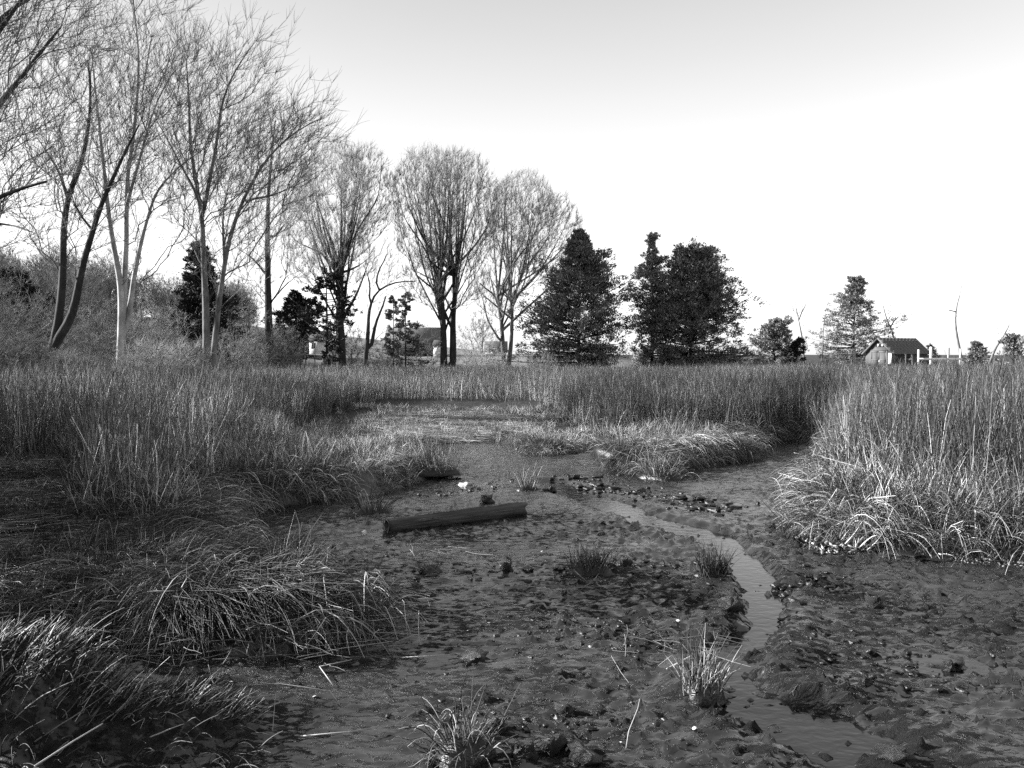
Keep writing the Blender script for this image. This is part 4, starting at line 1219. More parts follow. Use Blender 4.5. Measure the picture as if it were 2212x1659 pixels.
hero('grey tree with a straight trunk and spreading forked top beside the dark evergreen', 33,
     [([(446,765),(445,700),(444,648),(439,552),(437,470),(425,408),(410,312),(408,216),(402,130)], 0.16, 0.025, 0.5),
      ([(437,470),(451,398),(470,298),(478,216),(509,150),(545,98)], 0.09, 0.02, -1.0),
      ([(430,430),(384,345),(340,262)], 0.06, 0.02, 1.0)],
     [(470,210,130,130,3.4,3),(520,160,90,80,3,1),(400,220,90,120,3,1),(500,320,110,110,3,2)], 1700, 8000, 'bark', 'twig', 13)
hero('slender leaning tree whose long limb sweeps out to the right', 31,
     [([(462,760),(468,690),(480,600),(494,518),(523,432),(576,340),(638,282),(692,256)], 0.12, 0.02, 1.0),
      ([(485,560),(483,500),(480,446),(490,415)], 0.05, 0.02, -0.6),
      ([(523,432),(580,425),(650,395)], 0.04, 0.015, -1.0)],
     [(610,310,90,70,2.8,3),(560,400,90,80,2.6,2),(660,270,60,35,1.5,1)], 900, 5000, 'bark', 'twig', 14)
hero('straight dark-trunked tree with twisting side limbs behind the leaning one', 44,
     [([(581,760),(580,700),(578,576),(577,490),(580,410),(588,320),(595,260)], 0.24, 0.03, 0),
      ([(578,600),(550,560),(520,540)], 0.07, 0.02, 1.0), ([(578,520),(605,500),(622,470)], 0.07, 0.02, -1.0), ([(578,660),(620,610),(650,590)], 0.05, 0.02, -1.0)],
     [(585,380,75,120,4,2),(560,560,70,70,3.5,1),(625,480,50,120,3.5,1)], 1000, 5200, 'bark_dark', 'twig_grey', 15)
hero('huge tree just outside the left side reaching branches into the corner', 22,
     [([(-190,770),(-180,600),(-160,400),(-120,200),(-80,0)], 0.3, 0.08, 0),
      ([(-160,420),(-90,330),(-20,250),(60,150),(130,60)], 0.14, 0.03, 1), ([(-170,520),(-60,450),(10,420),(50,400),(100,392)], 0.12, 0.03, -1),
      ([(-130,230),(-40,120),(30,20),(90,-60)], 0.12, 0.03, 0), ([(-175,570),(-60,490),(0,480),(40,485),(65,500)], 0.08, 0.02, -1),
      ([(-120,200),(-20,60),(60,-10),(170,-30)], 0.1, 0.03, 1)],
     [(20,120,150,150,4,3),(20,330,110,110,3,2),(90,20,130,80,3,2),(-150,200,200,250,5,2)], 2000, 8000, 'bark_dark', 'twig', 16)

# --- lollipop crowned trees
def vase(label, D, bases, ells, nt, ntw, seed, bark='bark_dark', twig='twig_grey', limbs=26, r=0.25, fork_y=600, tip=0.007):
    nt = int(nt * 1.7); ntw = int(ntw * 2.3)
    ells = [(a, b, c * 1.12, d, e, f) for a, b, c, d, e, f in ells]
    rs = np.random.default_rng(seed); random.seed(seed)
    stems = []
    for bi, (bx, by, tx, ty) in enumerate(bases):
        stems.append(([(bx, by), ((bx + tx) / 2 + random.uniform(-4, 4), (by + ty) / 2), (tx, ty)], r, r * 0.55, random.uniform(-.3, .3)))
    for bi, (bx, by, tx, ty) in enumerate(bases):
        per = limbs // len(bases)
        for i in range(per):
            e = random.choice(ells)
            a = random.uniform(-1.35, 1.35) if True else 0
            gx_, gy_ = e[0] + math.sin(a) * e[2] * 0.93, e[1] - math.cos(a) * e[3] * 0.9
            f = random.uniform(-0.75, 1.0)
            sx, sy = (tx + (bx - tx) * max(0, -f) * 1.0, ty + (by - ty) * max(0, -f))
            mx, my = sx + (gx_ - sx) * random.uniform(0.3, 0.6), sy + (gy_ - sy) * 0.36
            m2x, m2y = sx + (gx_ - sx) * random.uniform(0.65, 0.95), sy + (gy_ - sy) * random.uniform(0.6, 0.75)
            stems.append(([(sx, sy), (mx, my), (m2x, m2y), (gx_, gy_)], random.uniform(.07, .12), 0.012, random.gauss(0, 1) * e[4] * 0.6))
    P0, p0, R0 = seed_stems(stems, D)
    z = hz(P0[0][0], P0[0][1])
    T = ell_targets(ells, D, nt, rs, 0.5)
    P, par, RR, Dr = grow(P0, p0, R0, T, 0.45, rs=rs, tipr=tip, turn=0.8, down=2.5)
    P, par, RR = add_twigs(P, par, RR, Dr, ntw, rs, (0.3, 0.75), 0.6, r0=tip * 0.85, spread=0.6)
    # multi-stemmed: ground every base
    bs = np.where(par < 0)[0]
    P[bs, 2] = np.minimum(P[bs, 2], z - 0.2)
    return finish_tree(P, par, RR, label, 'round_crowned_tree', bark, twig, thr=0.04, group='round crowned bare trees behind the marsh')
vase('round crowned bare tree with thick dark trunk left of the twin-trunked one', 56, [(737,775,735,590)],
     [(722,440,68,140,4,3),(790,420,54,105,3,1.6),(660,500,44,120,3,1),(735,560,70,60,3,.6)], 1300, 6500, 21, r=0.36, limbs=26)
vase('widest bare tree with two trunks and a dense dome crown at the centre', 58, [(958,785,950,610),(978,785,985,600)],
     [(920,450,72,132,4,3),(995,460,78,132,4,3),(960,420,80,90,4,1),(960,600,85,80,3,1.2)], 1800, 8500, 22, r=0.28, limbs=40)
vase('bare dome crowned tree rising behind the left cedar', 62, [(1098,795,1106,650),(1088,790,1075,640)],
     [(1130,480,66,108,4,3),(1190,520,62,100,4,2),(1085,480,44,90,3,1),(1085,620,60,70,3,1)], 1500, 7000, 23, 'bark', 'twig_grey', r=0.2, limbs=30)
hero('small crooked black-limbed tree between the two domed trees', 52,
     [([(790,770),(795,720),(796,670),(812,625),(838,615),(870,605),(897,608)], 0.16, 0.03, 0),
      ([(800,760),(812,690),(830,662),(833,640)], 0.13, 0.05, 0.5), ([(796,660),(800,605),(786,575)], 0.07, 0.02, 0.5),
      ([(812,625),(815,580),(844,548),(838,530)], 0.07, 0.02, -0.5)],
     [(830,560,50,40,2,2),(880,600,50,25,2,1)], 260, 1300, 'bark_dark', 'twig', 24, name='crooked_tree')

# far right saplings
sap = dict(bark='bark', twig='twig_grey', name='sapling', tip=0.008, thr=0.03)
hero('thin bare sapling beside the round evergreen bush', 66, [([(1737,780),(1733,730),(1722,680),(1716,640)], 0.09, 0.02, 0), ([(1724,690),(1740,660),(1745,645)], 0.05, 0.015, 0)], [(1722,655,28,28,1.2,1)], 60, 240, seed=31, **sap)
hero('faint bare sapling left of the lone conifer', 74, [([(1775,780),(1778,720),(1783,670),(1790,650)], 0.06, 0.02, 0)], [(1787,660,22,30,1,1)], 40, 160, seed=32, **sap)
hero('bare forked sapling rising behind the shed', 84, [([(1935,770),(1928,715),(1915,690),(1908,660)], 0.12, 0.03, 0), ([(1922,703),(1940,685),(1950,670)], 0.08, 0.02, 0)], [(1910,665,20,25,1.2,1),(1945,690,35,20,1.2,1)], 90, 300, seed=33, **sap)
hero('tall crooked bare sapling standing alone right of the shed', 70, [([(2078,780),(2070,740),(2063,700),(2066,660),(2078,625),(2076,610)], 0.12, 0.02, 0), ([(2064,680),(2050,670),(2035,665)], 0.04, 0.015, 0)], [(2070,650,20,35,1,1)], 30, 90, seed=34, **sap)
hero('leaning bare sapling at the far right', 66, [([(2136,790),(2150,750),(2170,725),(2185,690)], 0.11, 0.02, 0)], [(2165,720,20,25,1,1)], 18, 60, seed=35, **sap)
hero('thin upright stem among the grasses right of the twin trunks', 55, [([(1040,790),(1042,740),(1046,690)], 0.05, 0.02, 0)], [(1044,700,22,40,1,1)], 60, 250, seed=36, **sap)

# ------------------------------------------------------------------ evergreens
def evergreen(label, D, px, top, base_y, profile, nb=130, cl=6, leaf=36, mat='needles', seed=1, name='cedar', droop=0.15, size=0.16, depth=1.0, group=None, clump=0.34, r0=0.13, Lr=(0.55, 1.05)):
    nb = int(nb * 1.25); cl += 1
    """profile: list of (fraction of height, left half-width px, right half-width px)"""
    rs = np.random.default_rng(seed)
    tip_ = at(px, top, D); foot = at(px, base_y, D)
    z0 = min(hz(foot[0], foot[1]), foot[2])
    H = tip_[2] - z0; k = D / FPX
    if name in ('cedar', 'conifer'): droop = -0.12; size *= 0.85; leaf = int(leaf * 1.3); profile = [(a, b * 1.1, c * 1.1) for a, b, c in profile]
    fr = np.array([p[0] for p in profile]); pl = np.array([p[1] for p in profile]) * k; pr = np.array([p[2] for p in profile]) * k
    root = empty(name, (foot[0], foot[1], z0)); tag(root, label, 'tree', group)
    h = rs.random(nb)
    h = 0.02 + h * 0.955 + 0.02 * rs.random(nb)
    az = rs.uniform(0, 2 * np.pi, nb)
    tier = 1 + 0.22 * np.sin(h * 23 + az * 1.0 + seed) + 0.12 * np.sin(az * 3 + h * 9 + seed)
    ca = np.cos(az)
    ext = np.where(ca > 0, np.interp(h, fr, pr), np.interp(h, fr, pl))
    ext = ext * (np.abs(ca) + (1 - np.abs(ca)) * depth) * rs.uniform(*Lr, nb) * tier
    br = MB()
    S_ = np.linspace(0, 1, 5)
    tip_lift = rs.uniform(0.0, 0.35, nb)
    P = np.zeros((nb, 5, 3))
    for i, s in enumerate(S_):
        P[:, i, 0] = np.cos(az) * ext * s; P[:, i, 1] = np.sin(az) * ext * s
        P[:, i, 2] = h * H + ext * (tip_lift * s ** 2 * np.where(h < 0.22, 0.3, 1) - np.where(h < 0.22, max(droop, 0.04), droop) * s)
    W = np.linspace(1, 0.25, 5)[None] * (0.018 + 0.012 * ext)[:, None]
    V, T, Q = strands(P, W, 3); br.add(V, quads=Q)
    br.tube([(0, 0, -0.2), (0.03, 0, H * 0.5), (0, 0, H * 0.97)], [r0, r0 * 0.6, 0.02], 7)
    br.build('trunk', M['bark_dark'], root)
    # clumps along each branch, each a burst of small pointed sprays
    cs, cd, cw = [], [], []
    for c in range(cl):
        s = rs.uniform(0.3, 1.05, nb) ** 0.7
        idx = np.clip(s * 4, 0, 3.999); i0 = idx.astype(int); u = (idx - i0)[:, None]
        i1 = np.minimum(i0 + 1, 4)
        c_ = P[np.arange(nb), i0] * (1 - u) + P[np.arange(nb), i1] * u
        c_ = c_ + rs.normal(0, 0.22, (nb, 3)) * (0.3 + 0.35 * ext)[:, None] * clump / 0.3
        cs.append(c_); out = P[:, 4] - P[:, 0]; out /= np.linalg.norm(out, axis=1, keepdims=True) + 1e-9
        cd.append(out + [0, 0, 0.45] + rs.normal(0, 0.3, (nb, 3)))
        cw.append(np.clip(0.45 + 0.35 * ext, 0.35, 1.3))
    cs, cd, cw = np.concatenate(cs), np.concatenate(cd), np.concatenate(cw)
    N = len(cs)
    C = np.repeat(cs, leaf, 0); Dv = np.repeat(cd, leaf, 0); CW = np.repeat(cw, leaf)
    C = C + rs.normal(0, clump * 0.36, C.shape) * CW[:, None] * [1, 1, 0.6]
    dv = Dv + rs.normal(0, 0.55, C.shape); dv /= np.linalg.norm(dv, axis=1, keepdims=True)
    sd = np.cross(dv, rs.normal(0, 1, C.shape)); sd /= np.linalg.norm(sd, axis=1, keepdims=True) + 1e-9
    ln = size * rs.uniform(0.5, 1.3, len(C))[:, None]
    V = np.stack([C - sd * ln * 0.22, C + sd * ln * 0.22, C + dv * ln], 1).reshape(-1, 3)
    V[:, 2] = np.maximum(V[:, 2], 0.05)
    T = np.arange(len(V)).reshape(-1, 3)
    obj('crown', mesh_np('crown', V, tris=T), M[mat], root)
    global TREE_TRIS; TREE_TRIS += len(T)
    return root
evergreen('largest dark cedar with a leaning peaked top left of the narrow-topped one', 54, 1250, 497, 785,
          [(0,100,100),(0.05,132,106),(0.25,122,102),(0.45,90,98),(0.6,78,75),(0.7,48,60),(0.8,28,35),(0.93,10,16),(1,3,3)], 260, 7, 26, seed=41, size=0.2)
evergreen('narrow topped cedar squeezed between two broad ones', 56, 1408, 500, 785,
          [(0,40,50),(0.1,50,60),(0.3,54,60),(0.5,55,40),(0.65,42,25),(0.75,26,16),(0.8,14,12),(0.93,9,9),(1,2,2)], 130, 6, 24, 'needles_pale', seed=42, size=0.17)
evergreen('broad flat-topped cedar at the right of the cedar group', 55, 1492, 541, 785,
          [(0,90,110),(0.1,110,122),(0.3,105,108),(0.5,85,92),(0.7,62,74),(0.85,50,52),(0.95,42,40),(1,30,34)], 270, 7, 26, seed=43, size=0.2)
evergreen('lone ragged conifer behind the left side of the shed', 83, 1843, 597, 785,
          [(0,60,60),(0.1,80,76),(0.35,66,78),(0.5,72,60),(0.6,40,40),(0.68,46,20),(0.8,14,22),(0.93,16,16),(1,4,5)], 150, 5, 20, 'needles_pale', seed=44, size=0.24, name='conifer')
evergreen('round low evergreen bush standing between cedars and lone conifer', 64, 1672, 692, 785,
          [(0,38,44),(0.3,40,46),(0.6,34,40),(0.85,22,26),(1,8,10)], 80, 5, 26, 'needles_pale', seed=45, size=0.2, name='evergreen_bush', droop=-0.3)
evergreen('small dark evergreen bush at the foot of the thin sapling', 63, 1722, 728, 785,
          [(0,18,22),(0.5,18,20),(1,6,6)], 26, 5, 20, 'needles_dark', seed=46, size=0.2, name='evergreen_bush')
evergreen('dark cone-shaped evergreen behind the grey trunks of the left group', 42, 434, 524, 770,
          [(0,60,85),(0.3,58,88),(0.5,40,60),(0.75,26,28),(0.9,12,13),(1,3,3)], 170, 6, 26, 'needles_dark', seed=47, size=0.17)
evergreen('dark spreading evergreen left of the thick domed tree', 60, 640, 630, 765,
          [(0,70,0),(0.2,60,5),(0.36,58,16),(0.5,56,60),(0.68,45,45),(0.85,20,24),(1,4,4)], 100, 5, 20, 'needles_dark', seed=48, size=0.24, name='pine', droop=0.05)
evergreen('layered pine standing in front of the thick domed trunk', 55, 706, 585, 775,
          [(0,6,40),(0.2,8,50),(0.3,60,60),(0.6,46,66),(0.8,32,40),(1,8,10)], 64, 5, 18, 'needles_dark', seed=49, size=0.22, name='pine', droop=-0.05, clump=0.22, Lr=(0.6, 1.3))
evergreen('thin see-through pine in front of the dark roofed house', 58, 876, 632, 775,
          [(0,40,50),(0.4,38,42),(0.8,22,18),(1,5,5)], 44, 5, 18, 'needles', seed=50, size=0.2, name='pine', clump=0.24, r0=0.07)
evergreen('second thin pine with tufted branch ends near the crooked tree', 57, 850, 640, 775,
          [(0,30,34),(0.4,22,26),(0.8,12,12),(1,5,5)], 26, 5, 16, 'needles', seed=51, size=0.2, name='pine', clump=0.2, r0=0.06)
evergreen('small evergreen shrub behind the white railing', 68, 2108, 740, 785, [(0,30,30),(0.5,22,24),(1,5,5)], 32, 5, 16, 'needles', seed=52, size=0.22, name='evergreen_bush')
evergreen('small evergreen shrub at the far right edge', 64, 2188, 728, 785, [(0,34,36),(0.5,30,32),(1,8,8)], 40, 5, 14, 'needles_pale', seed=53, size=0.22, name='evergreen_bush', droop=-0.5)
evergreen('small evergreen bush at the back right corner of the shed', 84, 2008, 745, 785, [(0,20,20),(0.5,16,16),(1,4,4)], 20, 5, 14, 'needles_pale', seed=54, size=0.24, name='evergreen_bush')
evergreen('low dark evergreen at the left edge in front of the wooded slope', 44, 30, 590, 770, [(0,70,60),(0.4,70,58),(0.8,40,34),(1,10,10)], 120, 5, 22, 'needles_dark', seed=55, size=0.2)
evergreen('dark evergreen patch behind the twin-stemmed tree', 46, 105, 640, 770, [(0,40,40),(0.5,34,34),(1,8,8)], 60, 5, 20, 'needles_dark', seed=56, size=0.2)
evergreen('white fluffy seeded bush peeking between the two dark cedars', 40, 1374, 770, 812, [(0,10,12),(0.5,14,12),(1,6,5)], 20, 4, 26, 'fluff', seed=57, size=0.08, name='fluffy_bush', droop=-0.4, clump=0.12, r0=0.02)
evergreen('tall evergreen outside the frame left of the near tussocks', 4.6, -2400, 50, 1400, [(0,420,420),(0.4,430,430),(0.8,200,200),(1,20,20)], 120, 6, 18, 'needles_dark', seed=58, size=0.12) if False else None

for i, (x, y, h_, lb) in enumerate([(-9.2, 5.2, 2.7, 'unseen evergreen bush added to shade the near left bank'), (-9.8, 7.6, 4.1, 'second unseen evergreen bush added to shade the left cove'), (-11.0, 10.2, 4.6, 'third taller unseen evergreen bush added to shade the big mound')]):
    px_ = 1106 + FPX * x / y; top_ = 765 - FPX * (h_ + 0.3 - CAM_H) / y; base_ = 765 + FPX * (CAM_H - 0.35) / y; w_ = FPX * 1.5 / y
    evergreen(lb, y, px_, top_, base_, [(0, w_, w_), (0.5, w_ * 0.9, w_ * 0.9), (0.85, w_ * 0.6, w_ * 0.6), (1, 5, 5)], 90, 5, 14, 'needles_dark', seed=200 + i, size=0.14, name='evergreen_bush')  # unseen bushes, added only to cast shade on the left foreground

# ------------------------------------------------------------------ bare shrubs of the thicket
def shrub(px, base_y, D, wpx, hpx, label, seed, twig='twig', n=420, ntw=2200, group='bare shrubs of the left thicket', tip=0.006):
    hpx = hpx * 1.2; n = int(n * 1.15); ntw = int(ntw * 1.2)
    rs = np.random.default_rng(seed)
    f = at(px, base_y, D); z = hz(f[0], f[1]); k = D / FPX
    f[2] = z - 0.1
    P0 = [f]; par = [-1]
    for i in range(9):
        P0.append(f + np.array([rs.normal(0, 0.25 * wpx * k * 0.5), rs.normal(0, 0.4), 0.3])); par.append(0)
    T = rs.normal(0, 1, (n, 3)); T /= np.linalg.norm(T, axis=1, keepdims=True); T *= (rs.random(n) ** 0.5)[:, None]
    T = f + T * [wpx * k * 0.5, wpx * k * 0.4, hpx * k]
    T = T[T[:, 2] > f[2] + 0.3]
    P, pa, RR, D_ = grow(np.array(P0), np.array(par), np.full(len(P0), 0.02), T, 0.35, rs=rs, tipr=tip, step=0.3, turn=0.3)
    P, pa, RR = add_twigs(P, pa, RR, D_, ntw, rs, (0.2, 0.55), 0.25, r0=tip * 0.8, spread=1.0)
    return finish_tree(P, pa, RR, label, 'bare_shrub', 'bark', twig, thr=0.03, group=group, cat='shrub')
shrub(20, 770, 28, 200, 170, 'bare tangled shrub at the left frame edge', 61)
shrub(70, 775, 24, 170, 90, 'low dark bramble below the dark twin-stemmed tree', 62)
shrub(210, 765, 33, 170, 120, 'grey twiggy shrub between the twin-stemmed and pale trees', 63, 'twig_grey')
shrub(320, 770, 27, 200, 90, 'pale twiggy shrub in front of the pale three-stemmed tree', 64, 'twig_pale')
shrub(360, 765, 36, 190, 130, 'grey shrub right of the pale three-stemmed tree', 65, 'twig_grey')
shrub(520, 765, 35, 160, 95, 'bare shrub at the foot of the leaning tree', 66, 'twig_grey')
shrub(600, 770, 40, 120, 60, 'low bare shrub below the straight dark-trunked tree', 67)
shrub(130, 690, 50, 200, 120, 'grey thicket shrub on the slope behind the dark stems', 68, 'twig_grey')
shrub(1040, 790, 50, 120, 60, 'bare shrub right of the twin trunks', 69, 'twig_pale', 250, 1200)
shrub(1150, 790, 48, 120, 45, 'low bare shrub at the left foot of the largest cedar', 70, 'twig_grey', 200, 900)
shrub(820, 775, 53, 130, 50, 'low tangled shrub below the crooked black tree', 71, 'twig', 250, 1200)
shrub(1780, 785, 64, 60, 30, 'low scrubby shrub left of the lone conifer', 72, 'twig_grey', 100, 500)

for i, (x, by, D_, w_, h_, tw, lb) in enumerate([
    (-40, 760, 34, 260, 190, 'twig', 'dark twiggy thicket shrub cut by the left frame edge'), (90, 755, 38, 230, 150, 'twig_grey', 'grey thicket shrub behind the foot of the dark twin-stemmed tree'),
    (190, 750, 41, 200, 150, 'twig', 'tall twiggy shrub filling the gap before the white house'), (260, 745, 45, 240, 130, 'twig_grey', 'wide grey shrub behind the pale three-stemmed trunks'),
    (330, 750, 40, 180, 140, 'twig_pale', 'pale branching shrub between the pale trunks and the dark evergreen'), (400, 770, 31, 170, 80, 'twig_pale', 'low pale shrub spilling over the grass before the grey trunk'),
    (530, 750, 43, 190, 130, 'twig_grey', 'grey shrub in the gap right of the dark cone-shaped evergreen'), (150, 775, 27, 170, 70, 'twig_pale', 'low pale bramble at the foot of the dark leaning trunks'),
    (-10, 765, 40, 260, 230, 'twig_grey', 'tall grey thicket rising at the far left edge'), (480, 755, 47, 200, 150, 'twig_grey', 'grey brush behind the two grey trunks'), (620, 760, 63, 120, 110, 'twig_grey', 'thin grey brush over the dark house roof'),
    (760, 770, 60, 140, 90, 'twig_grey', 'grey twiggy brush right of the thick domed trunk'), (900, 775, 63, 150, 80, 'twig', 'low twiggy brush between the domed trees'), (1030, 785, 60, 130, 110, 'twig_grey', 'grey brush right of the twin trunks below the dome'),
    (610, 755, 48, 120, 90, 'twig', 'dark low shrub beside the spreading evergreen'), (30, 770, 23, 190, 110, 'twig', 'nearest dark shrub at the far left over the reeds')]):
    shrub(x, by, D_, w_, h_, lb, 300 + i, tw, 480, 2600, tip=0.0065)

# far woods on the slope: one mass of bare crowns
def wood_proto(seed):
    rs = np.random.default_rng(seed)
    P0 = np.array([[0, 0, -0.5], [0.1, 0, 2], [0, 0.1, 4]]); T = rs.normal(0, 1, (240, 3)); T /= np.linalg.norm(T, axis=1, keepdims=True)
    T = T * (rs.random(240) ** 0.45)[:, None] * [3.4, 3.4, 4.2] + [0, 0, 6]; T = T[T[:, 2] > 1.5]
    P, pa, RR, D_ = grow(P0, np.array([-1, 0, 1]), np.array([0.2, 0.17, 0.13]), T, 0.3, rs=rs, tipr=0.015, step=0.9, down=0.6)
    P, pa, RR = add_twigs(P, pa, RR, D_, 1300, rs, (0.5, 1.2), 0.3, r0=0.013, rmax=0.08)
    o = obj('far_bare_crown', skel_mesh('far_bare_crown', P, pa, RR, RR > 0, 3), M['twig_far'], link=False)
    return o
M['twig_far'] = simple('far_twig_bark', 0.13, 0.9, 0.4, 0.4, 0, None, 0.1)
PR['wood'] = proto('far_wood_crowns', [wood_proto(s) for s in (81, 82, 83)])
N_ = 230
X = np.concatenate([rng.uniform(-75, -17, 200), rng.uniform(-46, -36, 30)])
Y = np.concatenate([rng.uniform(50, 118, 200), rng.uniform(105, 140, 30)])
s_ = 1.3 * rng.uniform(0.45, 0.8, N_) * (0.55 + 0.45 * smooth(50, 90, Y))
k = X < -0.33 * Y; X, Y, s_ = X[k], Y[k], s_[k] * np.where(X[k] < -0.5 * Y[k], 1.0, 0.7); N_ = len(X)
scatter('distant_woods', np.stack([X, Y, height(X, Y)], 1), np.stack([np.zeros(N_), np.zeros(N_), rng.uniform(0, 6, N_)], 1), np.stack([s_, s_, s_], 1), np.ones(N_), PR['wood'],
        'bare woods covering the slope behind the left trees', 'woods')

# ------------------------------------------------------------------ buildings
def place_root(name, loc, rz, label, cat): return tag(empty(name, loc, rz), label, cat)
def copies(root, me_obj, locs, name):
    for p in locs:
        c = me_obj.copy(); c.name = name; COL.objects.link(c); c.parent = root; c.location = p
def shed():
    D = 75; k = D / FPX
    c = at(1928, 765, D)              # near corner between gable and long side
    z0 = 0.35
    w, L, ez, rz_ = 2.9, 5.4, 2.07, 3.38
    root = place_root('garden_shed', (c[0], c[1], z0), R(-61), 'small grey shed with shingled gable roof standing in the marsh grass', 'shed')
    # local: gable wall in the x-z plane at y=0 running from x=-w..0, long side runs in +y at x=0
    e, r = ez - z0, rz_ - z0
    g_ = MB(); g_.prism([(-w, 0), (0, 0), (0, e), (-w / 2, r - 0.06), (-w, e)], 1, 0.0, 0.12)
    g_.build('gable_wall', M['shed_wall'], root)
    g_ = MB(); g_.prism([(-w, 0), (0, 0), (0, e), (-w / 2, r - 0.06), (-w, e)], 1, L - 0.12, L); g_.build('gable_wall', M['shed_wall'], root)
    MB().box((-0.12, 0.123, 0), (-0.003, L - 0.123, e)).build('side_wall', M['dark_wall'], root)
    MB().box((-w + 0.003, 0.123, 0), (-w + 0.12, L - 0.123, e)).build('side_wall', M['dark_wall'], root)
    # roof slopes with courses of shingles
    sl = math.hypot(w / 2 + 0.28, (r - e) * (1 + 0.28 / (w / 2)))
    for sgn in (1, -1):
        th = math.atan2(r - e, w / 2)
        o = MB().box((0, -0.25, -0.05), (sl, L + 0.25, 0.0)).build('roof_slope', M['roof'], root)
        o.location = (-w / 2, 0, r)
        o.rotation_euler = (0, th if sgn > 0 else math.pi - th, 0)
        if sgn < 0: o.rotation_euler = (0, -th, 0); o.scale = (-1, 1, 1)
        nrow, ncol = 9, 11
        sm = None
        for i in range(nrow):
            for j in range(ncol):
                if sm is None:
                    sm = MB().box((0, 0, 0.0), (sl / nrow * 1.12, (L + 0.5) / ncol - 0.015, 0.012)).build('shingle', M['roof'], o); sm.location = (0, -0.25, 0.004); base = sm; continue
                c2 = base.copy(); COL.objects.link(c2); c2.parent = o
                c2.location = (i * sl / nrow, -0.25 + (j + (0.5 if i % 2 else 0)) * (L + 0.5) / ncol * (1 if not i % 2 else 0.955), 0.004 + 0.001 * ((i * 7 + j * 3) % 4))
    # barge boards
    for sgn in (-1, 1):
        mb = MB(); x0 = -w / 2; x1 = -w / 2 + sgn * (w / 2 + 0.26)
        zz = (r - e) * (1 + 0.26 / (w / 2))
        mb.prism([(x0, r + 0.02), (x1, r - zz + 0.02), (x1, r - zz - 0.13), (x0, r - 0.15)], 1, -0.29, -0.255); mb.build('barge_board', M['shed_trim'], root)
    # doors
    for i in range(2):
        x0 = -w / 2 - 0.82 + i * 0.83
        d = MB().box((x0, -0.04, 0.05), (x0 + 0.80, -0.004, 1.75)).build('door', M['shed_wall'], root)
        for a, b in (((x0, -0.06, 1.63), (x0 + 0.8, -0.042, 1.75)), ((x0, -0.06, 0.85), (x0 + 0.8, -0.042, 0.93)), ((x0, -0.06, 0.95), (x0 + 0.07, -0.042, 1.61)), ((x0 + 0.73, -0.06, 0.95), (x0 + 0.8, -0.042, 1.61))):
            MB().box(a, b).build('door_batten', M['shed_trim'], d)
        if i == 1: MB().box((x0 + 0.03, -0.09, 0.70), (x0 + 0.13, -0.062, 0.84)).build('handle', M['white'], d)
    for x0 in (-w / 2 - 0.92, -w / 2 + 0.83):
        MB().box((x0, -0.05, 0.0), (x0 + 0.09, -0.004, 1.78)).build('door_trim', M['shed_trim'], root)
    MB().box((-w / 2 - 0.92, -0.05, 1.783), (-w / 2 + 0.92, -0.004, 1.86)).build('door_trim', M['shed_trim'], root)
    # transom window with six panes
    wf = MB().box((-w / 2 - 0.50, -0.05, 2.16), (-w / 2 + 0.50, -0.006, 2.46)).build('window', M['shed_trim'], root)
    for i in range(6):
        x0 = -w / 2 - 0.46 + i * 0.156
        MB().box((x0, -0.06, 2.2), (x0 + 0.12, -0.052, 2.42)).build('pane', M['glass'] if i % 3 != 2 else M['white'], wf)
    MB().box((-0.42, -0.05, 0.5), (-0.06, -0.006, 1.55)).build('notice_board', M['white'], root)
    MB().box((-0.01, 2.2, 0.55), (0.03, 2.7, 1.2)).build('window', M['glass'], root)
shed()

def house(label, loc, rz, w, L, e, r, wall, roofm, gable_wall=None, wins=(), chimney=None, ov=0.5):
    """gable ends at x=0 and x=L; depth w in y"""
    root = place_root('house', loc, rz, label, 'house')
    sh = MB(); sh.box((0.003, 0, 0), (L - 0.003, 0.2, e)); sh.build('front_wall', M[wall], root)
    MB().box((0.003, w - 0.2, 0), (L - 0.003, w, e)).build('back_wall', M[wall], root)
    for x0 in (0.0, L - 0.2):
        o = MB(); o.prism([(0.203, 0), (w - 0.203, 0), (w - 0.203, e), (w / 2, r - 0.1), (0.203, e)], 0, x0, x0 + 0.2); o.build('gable_wall', M[gable_wall or wall], root)
    th = math.atan2(r - e, w / 2)
    rf = MB()
    zz = (r - e) * (1 + ov / (w / 2))
    rf.prism([(-ov, r - zz), (w / 2, r), (w + ov, r - zz), (w + ov, r - zz + 0.2), (w / 2, r + 0.2), (-ov, r - zz + 0.2)], 0, -ov, L + ov)
    rfo = rf.build('roof', M[roofm], root)
    n = 14
    for i in range(n):     # shingle courses as low steps
        t = (i + 0.5) / n; y = -ov + t * (w / 2 + ov); z = r - zz + 0.2 + t * zz
    if chimney is not None:
        x, y, h = chimney
        c = MB().box((x, y, r - 0.8), (x + 0.7, y + 0.7, r + h)).build('chimney', M['dark_wall'], rfo)
        MB().box((x - 0.06, y - 0.06, r + h + 0.002), (x + 0.76, y + 0.76, r + h + 0.1)).build('chimney_cap', M['shed_trim'], rfo)
    for (x0, x1, z0, z1) in wins:
        f = MB().box((x0 - 0.08, -0.05, z0 - 0.08), (x1 + 0.08, -0.004, z1 + 0.08)).build('window', M['white'], root)
        MB().box((x0, -0.07, z0), ((x0 + x1) / 2 - 0.03, -0.052, z1)).build('pane', M['glass'], f)
        MB().box(((x0 + x1) / 2 + 0.03, -0.07, z0), (x1, -0.052, z1)).build('pane', M['glass'], f)
    return root
